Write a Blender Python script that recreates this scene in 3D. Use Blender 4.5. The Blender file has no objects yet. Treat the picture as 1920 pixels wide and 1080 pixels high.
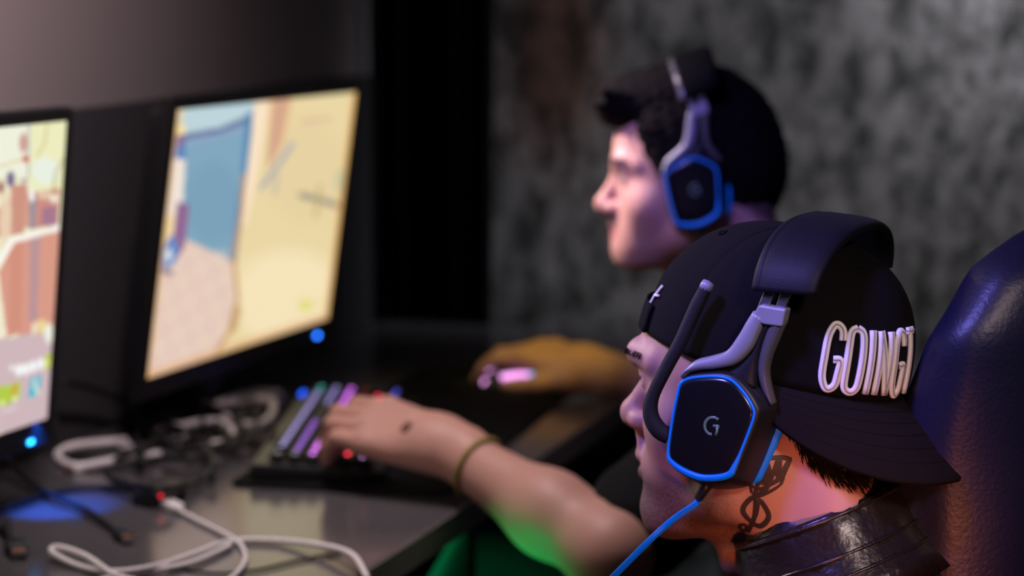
import bpy, bmesh, math, random
import numpy as np
from mathutils import Vector, Matrix
from mathutils.bvhtree import BVHTree
random.seed(4); np.random.seed(4)
PI = math.pi
sc = bpy.context.scene
COL = sc.collection

# ------------------------------------------------------------------ camera, world, lamps, exposure
FPX = 4533.0
CAM_Z = 1.345
PITCH = math.atan(602 / FPX)
cam_d = bpy.data.cameras.new('camera'); cam = bpy.data.objects.new('camera', cam_d); COL.objects.link(cam)
cam.location = (0, 0, CAM_Z); cam.rotation_euler = (PI / 2 - PITCH, 0, 0)
cam_d.sensor_width = 36; cam_d.lens = FPX / 1920 * 36; cam_d.clip_start = .05
cam_d.dof.use_dof = True; cam_d.dof.focus_distance = 1.93; cam_d.dof.aperture_fstop = 3.6
sc.camera = cam

w = bpy.data.worlds.new('world'); sc.world = w; w.use_nodes = True
w.node_tree.nodes['Background'].inputs[0].default_value = (.55, .5, .75, 1)
w.node_tree.nodes['Background'].inputs[1].default_value = .012

def lamp(name, kind, loc, target, col, power, size=.3, size_y=None, spot=60, blend=.5):
    d = bpy.data.lights.new(name, kind); d.color = col; d.energy = power
    if kind == 'AREA':
        d.size = size
        if size_y: d.shape = 'RECTANGLE'; d.size_y = size_y
    else: d.shadow_soft_size = size
    if kind == 'SPOT': d.spot_size = math.radians(spot); d.spot_blend = blend
    o = bpy.data.objects.new(name, d); COL.objects.link(o); o.location = loc
    o.rotation_euler = (Vector(target) - Vector(loc)).to_track_quat('-Z', 'Y').to_euler()
    return o
lamp('ceiling_lamp_over_desk', 'SPOT', (-.22, 2.55, 2.25), (-.17, 2.58, .76), (1, .87, .88), 64, .20, None, 45, .9)
lamp('lamp_over_near_station', 'SPOT', (-.75, 2.45, 1.62), (.14, 2.05, .98), (1, .84, .84), 46, .10, None, 26, .6)  # added fill with no visible source, brightens the capped man's face
lamp('lamp_over_far_station', 'SPOT', (-.45, 3.05, 1.70), (.15, 2.95, 1.07), (1, .82, .86), 85, .10, None, 26, .6)  # added fill out of view, lifts the far man's face
lamp('wall_wash_lamp', 'SPOT', (-.1, 1.3, 2.4), (-.86, 2.35, 1.7), (1, .82, .84), 390, .12, None, 56, 1)
lamp('violet_lamp', 'SPOT', (-.45, 1.35, 1.95), (.20, 1.98, 1.10), (.26, .22, 1), 105, .10, None, 21, .5)
lamp('violet_lamp_far', 'SPOT', (-.30, 1.75, 1.95), (.22, 2.93, 1.12), (.25, .21, 1), 70, .08, None, 13, .5)
lamp('lamp_over_concrete', 'SPOT', (1.50, 3.35, 2.20), (.88, 4.04, 1.55), (.93, .94, 1), 132, .12, None, 52, 1)
lamp('violet_lamp_chair', 'SPOT', (-.55, 1.25, 1.85), (.37, 2.0, 1.04), (.24, .20, 1), 20, .10, None, 12, .6)
lamp('blue_led_glow', 'SPOT', (-.525, 2.645, .845), (-.520, 2.675, .74), (.01, .14, 1), 4, .01, None, 75, .6)
lamp('warm_lamp', 'SPOT', (.62, .55, 1.75), (.27, 1.95, .97), (1, .76, .70), 50, .12, None, 17, .8)
lamp('red_lamp', 'SPOT', (.30, .55, .70), (.262, 1.95, .872), (1, .26, .13), 62, .06, None, 14, 1)  # unseen spot put in to redden the neck
lamp('green_strip_lamp', 'SPOT', (-.12, 2.49, .64), (.07, 2.62, .695), (.02, 1, .22), 2.4, .05, None, 50, .9)
lamp('green_strip_lamp_far', 'AREA', (-.10, 2.98, .60), (.22, 2.98, .42), (.02, 1, .30), .13, .14)
lamp('amber_lamp', 'SPOT', (.45, 2.7, 1.9), (.06, 3.42, .8), (.95, .78, .08), 36, .05, None, 10, .6)  # invented spot, unseen, yellows the hand on the mouse

sc.view_settings.view_transform = 'Standard'; sc.view_settings.look = 'None'
sc.view_settings.gamma = 1; sc.view_settings.use_curve_mapping = False
sc.view_settings.exposure = 0

# ------------------------------------------------------------------ helpers
FW = np.array([0, math.cos(PITCH), -math.sin(PITCH)]); UPV = np.array([0, math.sin(PITCH), math.cos(PITCH)]); RT = np.array([1., 0, 0])
CAMP = np.array([0, 0, CAM_Z])
def ray(x, y): return FW + RT * ((x - 960) / FPX) + UPV * ((540 - y) / FPX)
def at(x, y, d): return CAMP + d * ray(x, y)                      # survey of the photograph: a point at a depth
def on(x, y, z=.74):                                              # ... and a point at a height
    r = ray(x, y); return CAMP + r * ((z - CAM_Z) / r[2])

def mat(name, col, rough=.5, metal=0, spec=.5, emit=None, es=0, bump=None, var=None, coat=0, sss=0):
    m = bpy.data.materials.new(name); m.use_nodes = True
    nt = m.node_tree; b = nt.nodes['Principled BSDF']
    b.inputs['Base Color'].default_value = (*col, 1); b.inputs['Roughness'].default_value = rough
    b.inputs['Metallic'].default_value = metal; b.inputs['Specular IOR Level'].default_value = spec
    if coat: b.inputs['Coat Weight'].default_value = coat; b.inputs['Coat Roughness'].default_value = .15
    if emit: b.inputs['Emission Color'].default_value = (*emit, 1); b.inputs['Emission Strength'].default_value = es
    if sss:
        b.inputs['Subsurface Weight'].default_value = sss
        b.inputs['Subsurface Radius'].default_value = (.012, .004, .002); b.inputs['Subsurface Scale'].default_value = 1
    tc = None
    if bump or var:
        tc = nt.nodes.new('ShaderNodeTexCoord')
    if bump:                                                       # (scale, strength, distance)
        n = nt.nodes.new('ShaderNodeTexNoise'); n.inputs['Scale'].default_value = bump[0]; n.inputs['Detail'].default_value = 4
        nt.links.new(tc.outputs['Object'], n.inputs['Vector'])
        bp = nt.nodes.new('ShaderNodeBump'); bp.inputs['Strength'].default_value = bump[1]; bp.inputs['Distance'].default_value = bump[2]
        nt.links.new(n.outputs['Fac'], bp.inputs['Height']); nt.links.new(bp.outputs['Normal'], b.inputs['Normal'])
    if var:                                                        # (scale, other colour)
        n = nt.nodes.new('ShaderNodeTexNoise'); n.inputs['Scale'].default_value = var[0]; n.inputs['Detail'].default_value = 5
        nt.links.new(tc.outputs['Object'], n.inputs['Vector'])
        r = nt.nodes.new('ShaderNodeValToRGB'); r.color_ramp.elements[0].position = .35; r.color_ramp.elements[1].position = .65
        r.color_ramp.elements[0].color = (*col, 1); r.color_ramp.elements[1].color = (*var[1], 1)
        nt.links.new(n.outputs['Fac'], r.inputs['Fac']); nt.links.new(r.outputs['Color'], b.inputs['Base Color'])
    return m

def mesh_obj(name, V, F, m=None, parent=None, smooth=True):
    me = bpy.data.meshes.new(name)
    V = np.asarray(V, float)
    me.from_pydata([tuple(v) for v in V], [], [tuple(f) for f in F])
    me.validate(); me.update()
    return link(name, me, m, parent, smooth)
def link(name, me, m=None, parent=None, smooth=True):
    o = bpy.data.objects.new(name, me); COL.objects.link(o)
    if m is not None:
        for mm in (m if isinstance(m, (list, tuple)) else [m]): me.materials.append(mm)
    if smooth: me.polygons.foreach_set('use_smooth', [True] * len(me.polygons))
    if parent is not None:
        o.parent = parent; o.matrix_parent_inverse = parent.matrix_world.inverted()
    return o
def tag(o, label, cat, group=None, kind=None):
    if label: o['label'] = label
    if cat: o['category'] = cat
    if group: o['group'] = group
    if kind: o['kind'] = kind
    return o
def thing(name, label, cat, M=None, group=None):
    o = bpy.data.objects.new(name, None); COL.objects.link(o); o.empty_display_size = .05
    if M is not None:
        o.matrix_world = Matrix(np.asarray(M, float).tolist())
    bpy.context.view_layer.update()
    return tag(o, label, cat, group)
def local(name, V, F, m, parent, smooth=True):                     # geometry given in the parent's own frame
    me = bpy.data.meshes.new(name); me.from_pydata([tuple(map(float, v)) for v in V], [], [tuple(f) for f in F]); me.validate(); me.update()
    o = bpy.data.objects.new(name, me); COL.objects.link(o)
    for mm in (m if isinstance(m, (list, tuple)) else [m]): me.materials.append(mm)
    if smooth: me.polygons.foreach_set('use_smooth', [True] * len(me.polygons))
    o.parent = parent
    return o
class MB:                                                           # collects shapes, then makes one mesh
    def __init__(s): s.V = []; s.F = []
    def add(s, V, F):
        o = len(s.V); s.V += [tuple(map(float, v)) for v in V]; s.F += [tuple(i + o for i in f) for f in F]; return s
    def out(s): return s.V, s.F
def frame(o, x, y, z):
    M = np.eye(4); M[:3, 0] = x; M[:3, 1] = y; M[:3, 2] = z; M[:3, 3] = o; return M
def nrm(v): v = np.asarray(v, float); return v / np.linalg.norm(v)
def bevel_box(sx, sy, sz, c=(0, 0, 0), b=.003, seg=2):
    bm = bmesh.new(); bmesh.ops.create_cube(bm, size=1)
    bmesh.ops.scale(bm, vec=(sx, sy, sz), verts=bm.verts)
    if b > 0: bmesh.ops.bevel(bm, geom=bm.edges[:], offset=b, segments=seg, affect='EDGES', profile=.6)
    bm.verts.index_update()
    V = [(v.co.x + c[0], v.co.y + c[1], v.co.z + c[2]) for v in bm.verts]; F = [[v.index for v in f.verts] for f in bm.faces]
    bm.free(); return V, F
def catmull(P, n=8, closed=False):
    P = np.asarray(P, float); N = len(P); out = []
    rng = range(N if closed else N - 1)
    for i in rng:
        p0 = P[(i - 1) % N] if closed or i > 0 else 2 * P[0] - P[1]
        p1 = P[i]; p2 = P[(i + 1) % N]
        p3 = P[(i + 2) % N] if closed or i + 2 < N else 2 * P[-1] - P[-2]
        for t in np.linspace(0, 1, n, endpoint=False):
            out.append(.5 * (2 * p1 + (p2 - p0) * t + (2 * p0 - 5 * p1 + 4 * p2 - p3) * t * t + (3 * p1 - p0 - 3 * p2 + p3) * t ** 3))
    if not closed: out.append(P[-1])
    return np.array(out)
def tube(P, r, n=10, closed=False, flat=None, up=None, caps=True):
    """tube along P; r a number or one per point; flat = (width, height, up) makes an oval section"""
    P = np.asarray(P, float); N = len(P)
    r = np.full(N, r) if np.isscalar(r) else np.asarray(r, float)
    T = np.gradient(P, axis=0) if not closed else (np.roll(P, -1, 0) - np.roll(P, 1, 0))
    T /= np.linalg.norm(T, axis=1)[:, None] + 1e-12
    u0 = np.array(up if up is not None else (0, 0, 1.)); V = []; prev = None
    for i in range(N):
        u = u0 if (up is not None or prev is None) else prev
        u = u - (u @ T[i]) * T[i]
        if np.linalg.norm(u) < 1e-3: u = np.array([1., .3, 0]); u = u - (u @ T[i]) * T[i]
        u = nrm(u); prev = u; s = np.cross(T[i], u)
        for k in range(n):
            a = 2 * PI * k / n
            fx, fy = flat if flat else (1, 1)
            V.append(P[i] + r[i] * (s * math.cos(a) * fx + u * math.sin(a) * fy))
    F = []
    for i in range(N if closed else N - 1):
        j = (i + 1) % N
        for k in range(n):
            l = (k + 1) % n; F.append((i * n + k, i * n + l, j * n + l, j * n + k))
    if not closed and caps:
        F.append(tuple(range(n))[::-1]); F.append(tuple((N - 1) * n + k for k in range(n)))
    return V, F
def lathe(prof, n=24):                                              # (r, z) pairs round the z axis
    V = []; F = []
    for r, z in prof:
        for k in range(n): V.append((r * math.cos(2 * PI * k / n), r * math.sin(2 * PI * k / n), z))
    for i in range(len(prof) - 1):
        for k in range(n):
            l = (k + 1) % n; F.append((i * n + k, i * n + l, (i + 1) * n + l, (i + 1) * n + k))
    F.append(tuple(range(n))[::-1]); F.append(tuple((len(prof) - 1) * n + k for k in range(n)))
    return V, F
def xf(VF, M):
    V, F = VF; V = np.asarray(V, float); M = np.asarray(M, float)
    return (V @ M[:3, :3].T + M[:3, 3]).tolist(), F
def T4(x=0, y=0, z=0): M = np.eye(4); M[:3, 3] = (x, y, z); return M
def R4(axis, deg): return np.array(Matrix.Rotation(math.radians(deg), 4, axis))
def loft(rings, close_ends=True, closed=True):                      # rings of equal length -> surface
    R = len(rings); n = len(rings[0]); V = [p for r in rings for p in r]; F = []
    for i in range(R - 1):
        for k in range(n if closed else n - 1):
            l = (k + 1) % n; F.append((i * n + k, i * n + l, (i + 1) * n + l, (i + 1) * n + k))
    if close_ends: F.append(tuple(range(n))[::-1]); F.append(tuple((R - 1) * n + k for k in range(n)))
    return V, F

# ------------------------------------------------------------------ solid modelling: smooth-blended fields meshed by surface nets
class Field:
    def __init__(s): s.ops = []; s.T = np.eye(4)
    def pt(s, c): return s.T[:3, :3] @ np.asarray(c, float) + s.T[:3, 3]
    def sc(s): return np.cbrt(np.linalg.det(s.T[:3, :3]))
    def cone(s, a, b, ra, rb=None, k=.01, op='u'):
        g = s.sc(); s.ops.append(('c', (s.pt(a), s.pt(b), ra * g, (ra if rb is None else rb) * g), k * g, op)); return s
    def sph(s, c, r, k=.01, op='u'): return s.cone(c, np.asarray(c, float) + (0, 0, 1e-5), r, r, k, op)
    def ell(s, c, r, k=.01, op='u', rot=None):
        g = s.sc(); R = s.T[:3, :3] / g
        if rot is not None: R = R @ np.asarray(rot)[:3, :3]
        s.ops.append(('e', (s.pt(c), R, np.asarray(r, float) * g), k * g, op)); return s
    @staticmethod
    def prim(op, P):
        kind, d = op[0], op[1]
        if kind == 'c':
            a, b, ra, rb = d; ba = b - a; q = P - a.astype(np.float32)
            h = np.clip(q @ ba.astype(np.float32) / float(ba @ ba), 0, 1)
            q = q - h[..., None] * ba.astype(np.float32)
            return np.sqrt(np.einsum('...i,...i', q, q)) - (ra + (rb - ra) * h)
        c, R, r = d
        q = (P - c.astype(np.float32)) @ R.astype(np.float32)
        k0 = np.sqrt(np.einsum('...i,...i', q / r, q / r)); q2 = q / (r * r)
        k1 = np.sqrt(np.einsum('...i,...i', q2, q2)) + 1e-9
        return (k0 * (k0 - 1) / k1).astype(np.float32)
    @staticmethod
    def mix(d, e, k, op):
        if op == 'u':
            h = np.maximum(k - np.abs(d - e), 0) / k; return np.minimum(d, e) - h * h * k * .25
        e = -e; h = np.maximum(k - np.abs(d - e), 0) / k; return np.maximum(d, e) + h * h * k * .25
    def mesh(s, res, n=6, disp=None):
        lo = np.full(3, 1e9); hi = np.full(3, -1e9)
        for o in s.ops:
            if o[3] != 'u': continue
            if o[0] == 'c':
                a, b, ra, rb = o[1]; m = max(ra, rb)
                lo = np.minimum(lo, np.minimum(a, b) - m); hi = np.maximum(hi, np.maximum(a, b) + m)
            else: lo = np.minimum(lo, o[1][0] - o[1][2].max()); hi = np.maximum(hi, o[1][0] + o[1][2].max())
        st = res * n; lo = lo - 2 * st; nb = np.ceil((hi - lo) / st).astype(int) + 2
        I = np.stack(np.meshgrid(*[np.arange(v) for v in nb], indexing='ij'), -1).reshape(-1, 3)
        Cn = (lo + (I + .5) * st).astype(np.float32); br = st * .87
        near = np.full(len(Cn), 1e3, np.float32); pd = []
        for o in s.ops:
            e = s.prim(o, Cn); pd.append(e)
            near = s.mix(near, e, o[2], o[3])
        pad = .02 if disp is not None else .003
        keep = np.abs(near) < br * 1.35 + pad
        I = I[keep]; B = len(I); pd = [e[keep] for e in pd]
        g = np.stack(np.meshgrid(*[np.arange(n + 1)] * 3, indexing='ij'), -1).reshape(-1, 3)
        P = (lo + (I[:, None, :] * n + g[None]) * res).astype(np.float32)
        D = np.full(P.shape[:2], 1e3, np.float32)
        for o, e in zip(s.ops, pd):
            ix = np.nonzero(e < br * 1.3 + o[2] * 1.2 + .03)[0]
            if len(ix): D[ix] = s.mix(D[ix], s.prim(o, P[ix]), o[2], o[3])
        if disp is not None: D = D + disp(P)
        D = D.reshape(B, n + 1, n + 1, n + 1)
        corner = [(x, y, z) for x in (0, 1) for y in (0, 1) for z in (0, 1)]
        cv = np.stack([D[:, x:x + n, y:y + n, z:z + n] for x, y, z in corner], -1).reshape(-1, 8)
        cell = (I[:, None, :] * n + np.stack(np.meshgrid(*[np.arange(n)] * 3, indexing='ij'), -1).reshape(-1, 3)[None]).reshape(-1, 3)
        ins = cv < 0; act = ins.any(1) & ~ins.all(1)
        cv = cv[act]; cell = cell[act].astype(np.int64); ins = ins[act]
        pos = np.zeros((len(cv), 3)); cnt = np.zeros(len(cv))
        cc = np.array(corner, float)
        for i in range(8):
            for j in range(i + 1, 8):
                if abs(cc[i] - cc[j]).sum() != 1: continue
                x = ins[:, i] != ins[:, j]
                t = np.where(x, cv[:, i] / (cv[:, i] - cv[:, j] + 1e-12), 0)
                pos += np.where(x[:, None], cc[i] + t[:, None] * (cc[j] - cc[i]), 0); cnt += x
        V = lo + (cell + pos / cnt[:, None]) * res
        S = (nb * n + 4).astype(np.int64)
        key = (cell[:, 0] * S[1] + cell[:, 1]) * S[2] + cell[:, 2]
        od = np.argsort(key); ks = key[od]
        def find(c):
            kk = (c[:, 0] * S[1] + c[:, 1]) * S[2] + c[:, 2]
            p = np.clip(np.searchsorted(ks, kk), 0, len(ks) - 1)
            return np.where(ks[p] == kk, od[p], -1)
        Q = []
        for ax, ci in ((0, 4), (1, 2), (2, 1)):
            x = ins[:, 0] != ins[:, ci]; c = cell[x]; flip = ins[x, 0]
            u, v = (ax + 1) % 3, (ax + 2) % 3
            du = np.zeros(3, np.int64); du[u] = 1; dv = np.zeros(3, np.int64); dv[v] = 1
            q = np.stack([np.nonzero(x)[0], find(c - du), find(c - du - dv), find(c - dv)], 1)
            ok = (q >= 0).all(1); q = q[ok]; fl = flip[ok]
            q[~fl] = q[~fl][:, ::-1]
            Q.append(q)
        return V, np.concatenate(Q)
def fast_obj(name, V, Q, m, parent=None):
    me = bpy.data.meshes.new(name); nv, nf = len(V), len(Q)
    me.vertices.add(nv); me.vertices.foreach_set('co', V.astype(np.float32).ravel())
    me.loops.add(nf * 4); me.loops.foreach_set('vertex_index', Q.astype(np.int32).ravel())
    me.polygons.add(nf); me.polygons.foreach_set('loop_start', np.arange(nf, dtype=np.int32) * 4)
    me.update(calc_edges=True); me.validate()
    return link(name, me, m, parent, True)
def wob(P, f, seed=0):                                              # cheap smooth noise, -1..1
    x, y, z = P[..., 0] * f, P[..., 1] * f, P[..., 2] * f
    a = np.sin(x + 1.7 * np.sin(y * .8 + seed) + seed) + np.sin(y * 1.1 + 1.5 * np.sin(z * .9 + 2 * seed)) + np.sin(z * 1.05 + 1.6 * np.sin(x * .7 + 3 * seed))
    return (a / 3).astype(np.float32)

# ------------------------------------------------------------------ materials
M = {}
M['black_plastic'] = mat('black_plastic', (.012, .012, .015), .42)
M['black_gloss'] = mat('black_gloss', (.008, .008, .010), .22)
M['black_matte'] = mat('black_matte', (.006, .006, .007), .8, bump=(900, .25, .0006))
M['bezel'] = mat('bezel_plastic', (.006, .006, .007), .45)
M['pad_leather'] = mat('pad_leatherette', (.008, .0075, .011), .58, spec=.22, bump=(500, .3, .0006))
M['pad_dark'] = mat('dark_pad', (.003, .003, .0035), .85, spec=.06)  # darker copy of the pad material, puts shade into the far headband
M['headset_plastic'] = mat('headset_plastic', (.26, .25, .30), .36)
M['headset_rear'] = mat('headset_rear_plastic', (.10, .095, .10), .26)
M['blue'] = mat('blue_plastic', (.0, .16, .80), .38, emit=(0, .16, .8), es=.18)  # no light source; slight glow put into the plastic to lift its blue
M['grey_metal'] = mat('grey_metal', (.42, .41, .45), .38, 1)
M['logo'] = mat('logo_paint', (.16, .28, .22), .35, .3)
M['cap_cloth'] = mat('cap_twill', (.0055, .0045, .0055), .95, spec=.12, bump=(1400, .35, .0006))
M['cap_visor'] = mat('visor_twill', (.007, .0055, .006), .9, spec=.15, bump=(1100, .4, .0007))
M['thread'] = mat('white_thread', (.85, .80, .80), .75, bump=(1500, .4, .0005))
M['thread_grey'] = mat('grey_thread', (.38, .33, .34), .8)
M['hair'] = mat('black_hair', (.004, .0035, .0035), .7, spec=.15)
M['hair_back'] = mat('brown_black_hair', (.004, .0026, .0026), .85, spec=.1)
M['leather'] = mat('black_leather', (.012, .010, .011), .30, coat=.25, bump=(160, .35, .002))
M['chair_leather'] = mat('chair_leatherette', (.009, .009, .026), .42, bump=(260, .25, .0015))
M['tshirt'] = mat('black_cotton', (.006, .006, .008), .9, spec=.2, bump=(300, .2, .001))
M['denim'] = mat('dark_denim', (.030, .036, .045), .9)
M['ink'] = mat('tattoo_ink', (.032, .020, .021), .6)
M['mole'] = mat('mole_skin', (.13, .04, .03), .6)
M['lip'] = mat('lip_skin', (.40, .16, .15), .5)
M['eye'] = mat('eye_white', (.62, .58, .56), .2)
M['iris'] = mat('dark_iris', (.02, .012, .008), .15)
M['desk'] = mat('desk_laminate', (.085, .078, .085), .16, bump=(30, .05, .001), var=(9, (.10, .09, .098)))
M['desk_edge'] = mat('desk_edge_band', (.14, .125, .13), .5)
M['cable_black'] = mat('black_cable', (.010, .010, .011), .5)
M['cable_white'] = mat('white_cable', (.84, .77, .79), .45)
M['plug_white'] = mat('white_plug', (.86, .80, .81), .4)
M['plug_metal'] = mat('plug_metal', (.55, .50, .48), .3, 1)
M['copper'] = mat('plug_contacts', (.6, .25, .10), .4, .8)
M['pad_cloth'] = mat('mouse_pad_cloth', (.006, .006, .007), .95, spec=.1)
M['keycap'] = mat('keycap', (.010, .010, .012), .5)
M['strap'] = mat('strap_cloth', (.30, .22, .07), .7)
M['wood'] = mat('grey_metal_leg', (.06, .06, .065), .5, .6)
M['sneaker'] = mat('sneaker', (.05, .05, .055), .6)
M['sole'] = mat('sole', (.45, .43, .42), .7)
for nme, c, e in (('led_blue', (.02, .18, 1), 9), ('led_cyan', (.02, .42, 1), 7), ('led_red', (1, .02, .05), 1.3),
                  ('key_lavender', (.40, .34, .85), 2.6), ('key_violet', (.36, .10, .85), 2.6), ('key_magenta', (.72, .16, .95), 5),
                  ('key_red', (1, .02, .06), 7), ('key_blue', (.10, .12, .85), 3), ('key_teal', (.02, .45, .42), 3), ('key_white', (.80, .42, 1), 12),
                  ('key_grey', (.32, .33, .42), 1.2), ('glow_blue', (.0, .07, .75), 4), ('mouse_pink', (.95, .38, .95), 1.8), ('mouse_cyan', (.03, .45, .85), 1.5), ('mouse_teal', (.05, .35, .38), 1)):
    M[nme] = mat(nme, tuple(x * .3 for x in c), .4, emit=c, es=e)

def skin_mat(name, base, dark, lip):
    m = mat(name, base, .52, sss=.25, bump=(700, .12, .0006))
    nt = m.node_tree; b = nt.nodes['Principled BSDF']
    a = nt.nodes.new('ShaderNodeVertexColor'); a.layer_name = 'tint'
    s = nt.nodes.new('ShaderNodeSeparateColor'); nt.links.new(a.outputs['Color'], s.inputs['Color'])
    tc = nt.nodes.new('ShaderNodeTexCoord')
    n = nt.nodes.new('ShaderNodeTexNoise'); n.inputs['Scale'].default_value = 1100; n.inputs['Detail'].default_value = 2
    nt.links.new(tc.outputs['Object'], n.inputs['Vector'])
    mr = nt.nodes.new('ShaderNodeMapRange'); mr.inputs[1].default_value = .3; mr.inputs[2].default_value = .6; mr.inputs[3].default_value = .45; mr.inputs[4].default_value = 1.25
    nt.links.new(n.outputs['Fac'], mr.inputs[0])
    mu = nt.nodes.new('ShaderNodeMath'); mu.operation = 'MULTIPLY'; mu.use_clamp = True
    nt.links.new(s.outputs[0], mu.inputs[0]); nt.links.new(mr.outputs[0], mu.inputs[1])
    def mixn(fac, A, Bc):
        x = nt.nodes.new('ShaderNodeMix'); x.data_type = 'RGBA'
        nt.links.new(fac, x.inputs[0])
        if isinstance(A, tuple): x.inputs[6].default_value = (*A, 1)
        else: nt.links.new(A, x.inputs[6])
        x.inputs[7].default_value = (*Bc, 1); return x.outputs[2]
    c = mixn(s.outputs[1], base, lip); c = mixn(mu.outputs[0], c, dark)
    nt.links.new(c, b.inputs['Base Color'])
    return m
M['skin_front'] = skin_mat('skin_tanned', (.46, .24, .185), (.045, .030, .028), (.36, .13, .12))
M['skin_back'] = skin_mat('skin_fair', (.56, .29, .235), (.05, .03, .03), (.42, .15, .14))

# ------------------------------------------------------------------ survey frames
TH = math.radians(17.5)                                             # the row of stations runs this far off the camera's axis
DV = np.array([math.sin(TH), math.cos(TH), 0]); NV = np.array([math.cos(TH), -math.sin(TH), 0])   # along the row; from the wall to the players
DESK = .74
E0 = np.array([-.147, 2.383, 0])                                    # a point on the desk's front edge

# ------------------------------------------------------------------ the room
def slab(name, P, t, m, kind='structure'):
    """a slab with face quad P and thickness t behind it"""
    P = [np.asarray(p, float) for p in P]; n = nrm(np.cross(P[1] - P[0], P[3] - P[0]))
    V = P + [p - n * t for p in P]
    F = [(0, 1, 2, 3), (7, 6, 5, 4), (0, 4, 5, 1), (1, 5, 6, 2), (2, 6, 7, 3), (3, 7, 4, 0)]
    o = mesh_obj(name, V, F, m, None, False); o['kind'] = kind
    return o
def plaster():
    m = mat('painted_partition', (.21, .175, .18), .85, bump=(60, .12, .003))
    return m
def concrete():
    m = bpy.data.materials.new('raw_concrete'); m.use_nodes = True; nt = m.node_tree; b = nt.nodes['Principled BSDF']
    b.inputs['Roughness'].default_value = .75
    tc = nt.nodes.new('ShaderNodeTexCoord')
    def noise(s, d, rough=.6, st=None):
        mp = nt.nodes.new('ShaderNodeMapping'); nt.links.new(tc.outputs['Object'], mp.inputs['Vector'])
        if st: mp.inputs['Scale'].default_value = st
        n = nt.nodes.new('ShaderNodeTexNoise'); n.inputs['Scale'].default_value = s; n.inputs['Detail'].default_value = d; n.inputs['Roughness'].default_value = rough
        nt.links.new(mp.outputs[0], n.inputs['Vector']); return n.outputs['Fac']
    def ramp(f, a, b_, c0, c1):
        r = nt.nodes.new('ShaderNodeValToRGB'); r.color_ramp.elements[0].position = a; r.color_ramp.elements[1].position = b_
        r.color_ramp.elements[0].color = (*c0, 1); r.color_ramp.elements[1].color = (*c1, 1); nt.links.new(f, r.inputs[0]); return r.outputs[0]
    def mul(a, c):
        x = nt.nodes.new('ShaderNodeMix'); x.data_type = 'RGBA'; x.blend_type = 'MULTIPLY'; x.inputs[0].default_value = 1
        nt.links.new(a, x.inputs[6]); nt.links.new(c, x.inputs[7]); return x.outputs[2]
    big = ramp(noise(2.2, 4), .3, .7, (.12, .115, .118), (.30, .29, .295))
    fine = ramp(noise(21, 6, .72, (1, 1, .6)), .40, .60, (.20, .20, .20), (1.35, 1.35, 1.35))
    mp = nt.nodes.new('ShaderNodeMapping'); mp.vector_type = 'TEXTURE'; mp.inputs['Location'].default_value = (.075, 4.30, 1.20); mp.inputs['Scale'].default_value = (.17, .5, .38)
    nt.links.new(tc.outputs['Object'], mp.inputs['Vector'])
    gr = nt.nodes.new('ShaderNodeTexGradient'); gr.gradient_type = 'QUADRATIC_SPHERE'; nt.links.new(mp.outputs[0], gr.inputs[0])
    brown_tint = ramp(gr.outputs['Fac'], 0, .5, (1, 1, 1), (.62, .34, .26))       # a soft brown patch tinting the concrete
    nt.links.new(mul(mul(big, fine), brown_tint), b.inputs['Base Color'])
    bp = nt.nodes.new('ShaderNodeBump'); bp.inputs['Strength'].default_value = .5; bp.inputs['Distance'].default_value = .006
    nt.links.new(noise(32, 6, .7), bp.inputs['Height']); nt.links.new(bp.outputs[0], b.inputs['Normal'])
    return m
WALLP = np.array([-.60, 2.99, 0])                                   # a point on the partition behind the screens
wl_a = WALLP - DV * 2.6; wl_b = WALLP + DV * 1.17
slab('wall_left', [wl_a, wl_b, wl_b + (0, 0, 2.7), wl_a + (0, 0, 2.7)], .06, plaster())
slab('trim_1', [wl_b - DV * .03 + NV * .008, wl_b + NV * .008, wl_b + NV * .008 + (0, 0, 2.7), wl_b - DV * .03 + NV * .008 + (0, 0, 2.7)], .07, mat('partition_edge', (.20, .19, .20), .6))
bk = np.array([-1.6, 4.82, 0]); bk2 = np.array([3.2, 3.30, 0])
slab('wall_back', [bk, bk2, bk2 + (0, 0, 2.9), bk + (0, 0, 2.9)], .12, concrete())
slab('floor', [(-2.2, -.6, 0), (3.2, -.6, 0), (3.2, 5.4, 0), (-2.2, 5.4, 0)], .1, mat('floor_vinyl', (.02, .02, .022), .5, bump=(20, .1, .002)))
def curtain():
    c0 = WALLP + DV * 1.05 - NV * .09; c1 = WALLP + DV * 1.34 - NV * .04; c2 = c1 + NV * .22 - DV * .02
    path = catmull(np.array([c0, c0 + (c1 - c0) * .8, c1 + NV * .05, c1 + NV * .12, c2]), 40); n = len(path); V = []; F = []
    T = np.gradient(path, axis=0); sdir = np.stack([-T[:, 1], T[:, 0], T[:, 2] * 0], 1); sdir /= np.linalg.norm(sdir, axis=1)[:, None]
    for i in range(n):
        p = path[i] + sdir[i] * (.016 * math.sin(i * .55) + .006 * math.sin(i * .21 + 1))
        for j in range(14): V.append((*(p[:2] + NV[:2] * .005 * math.sin(j * .5 + i * .1)), .03 + 2.5 * j / 13))
    for i in range(n - 1):
        for j in range(13): F.append((i * 14 + j, (i + 1) * 14 + j, (i + 1) * 14 + j + 1, i * 14 + j + 1))
    o = mesh_obj('curtain', V, F, mat('black_curtain', (.004, .004, .005), .95, spec=.1))
    md = o.modifiers.new('t', 'SOLIDIFY'); md.thickness = .004
    tag(o, 'black floor-length curtain hanging between the grey partition and the concrete wall', 'curtain')
curtain()

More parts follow.
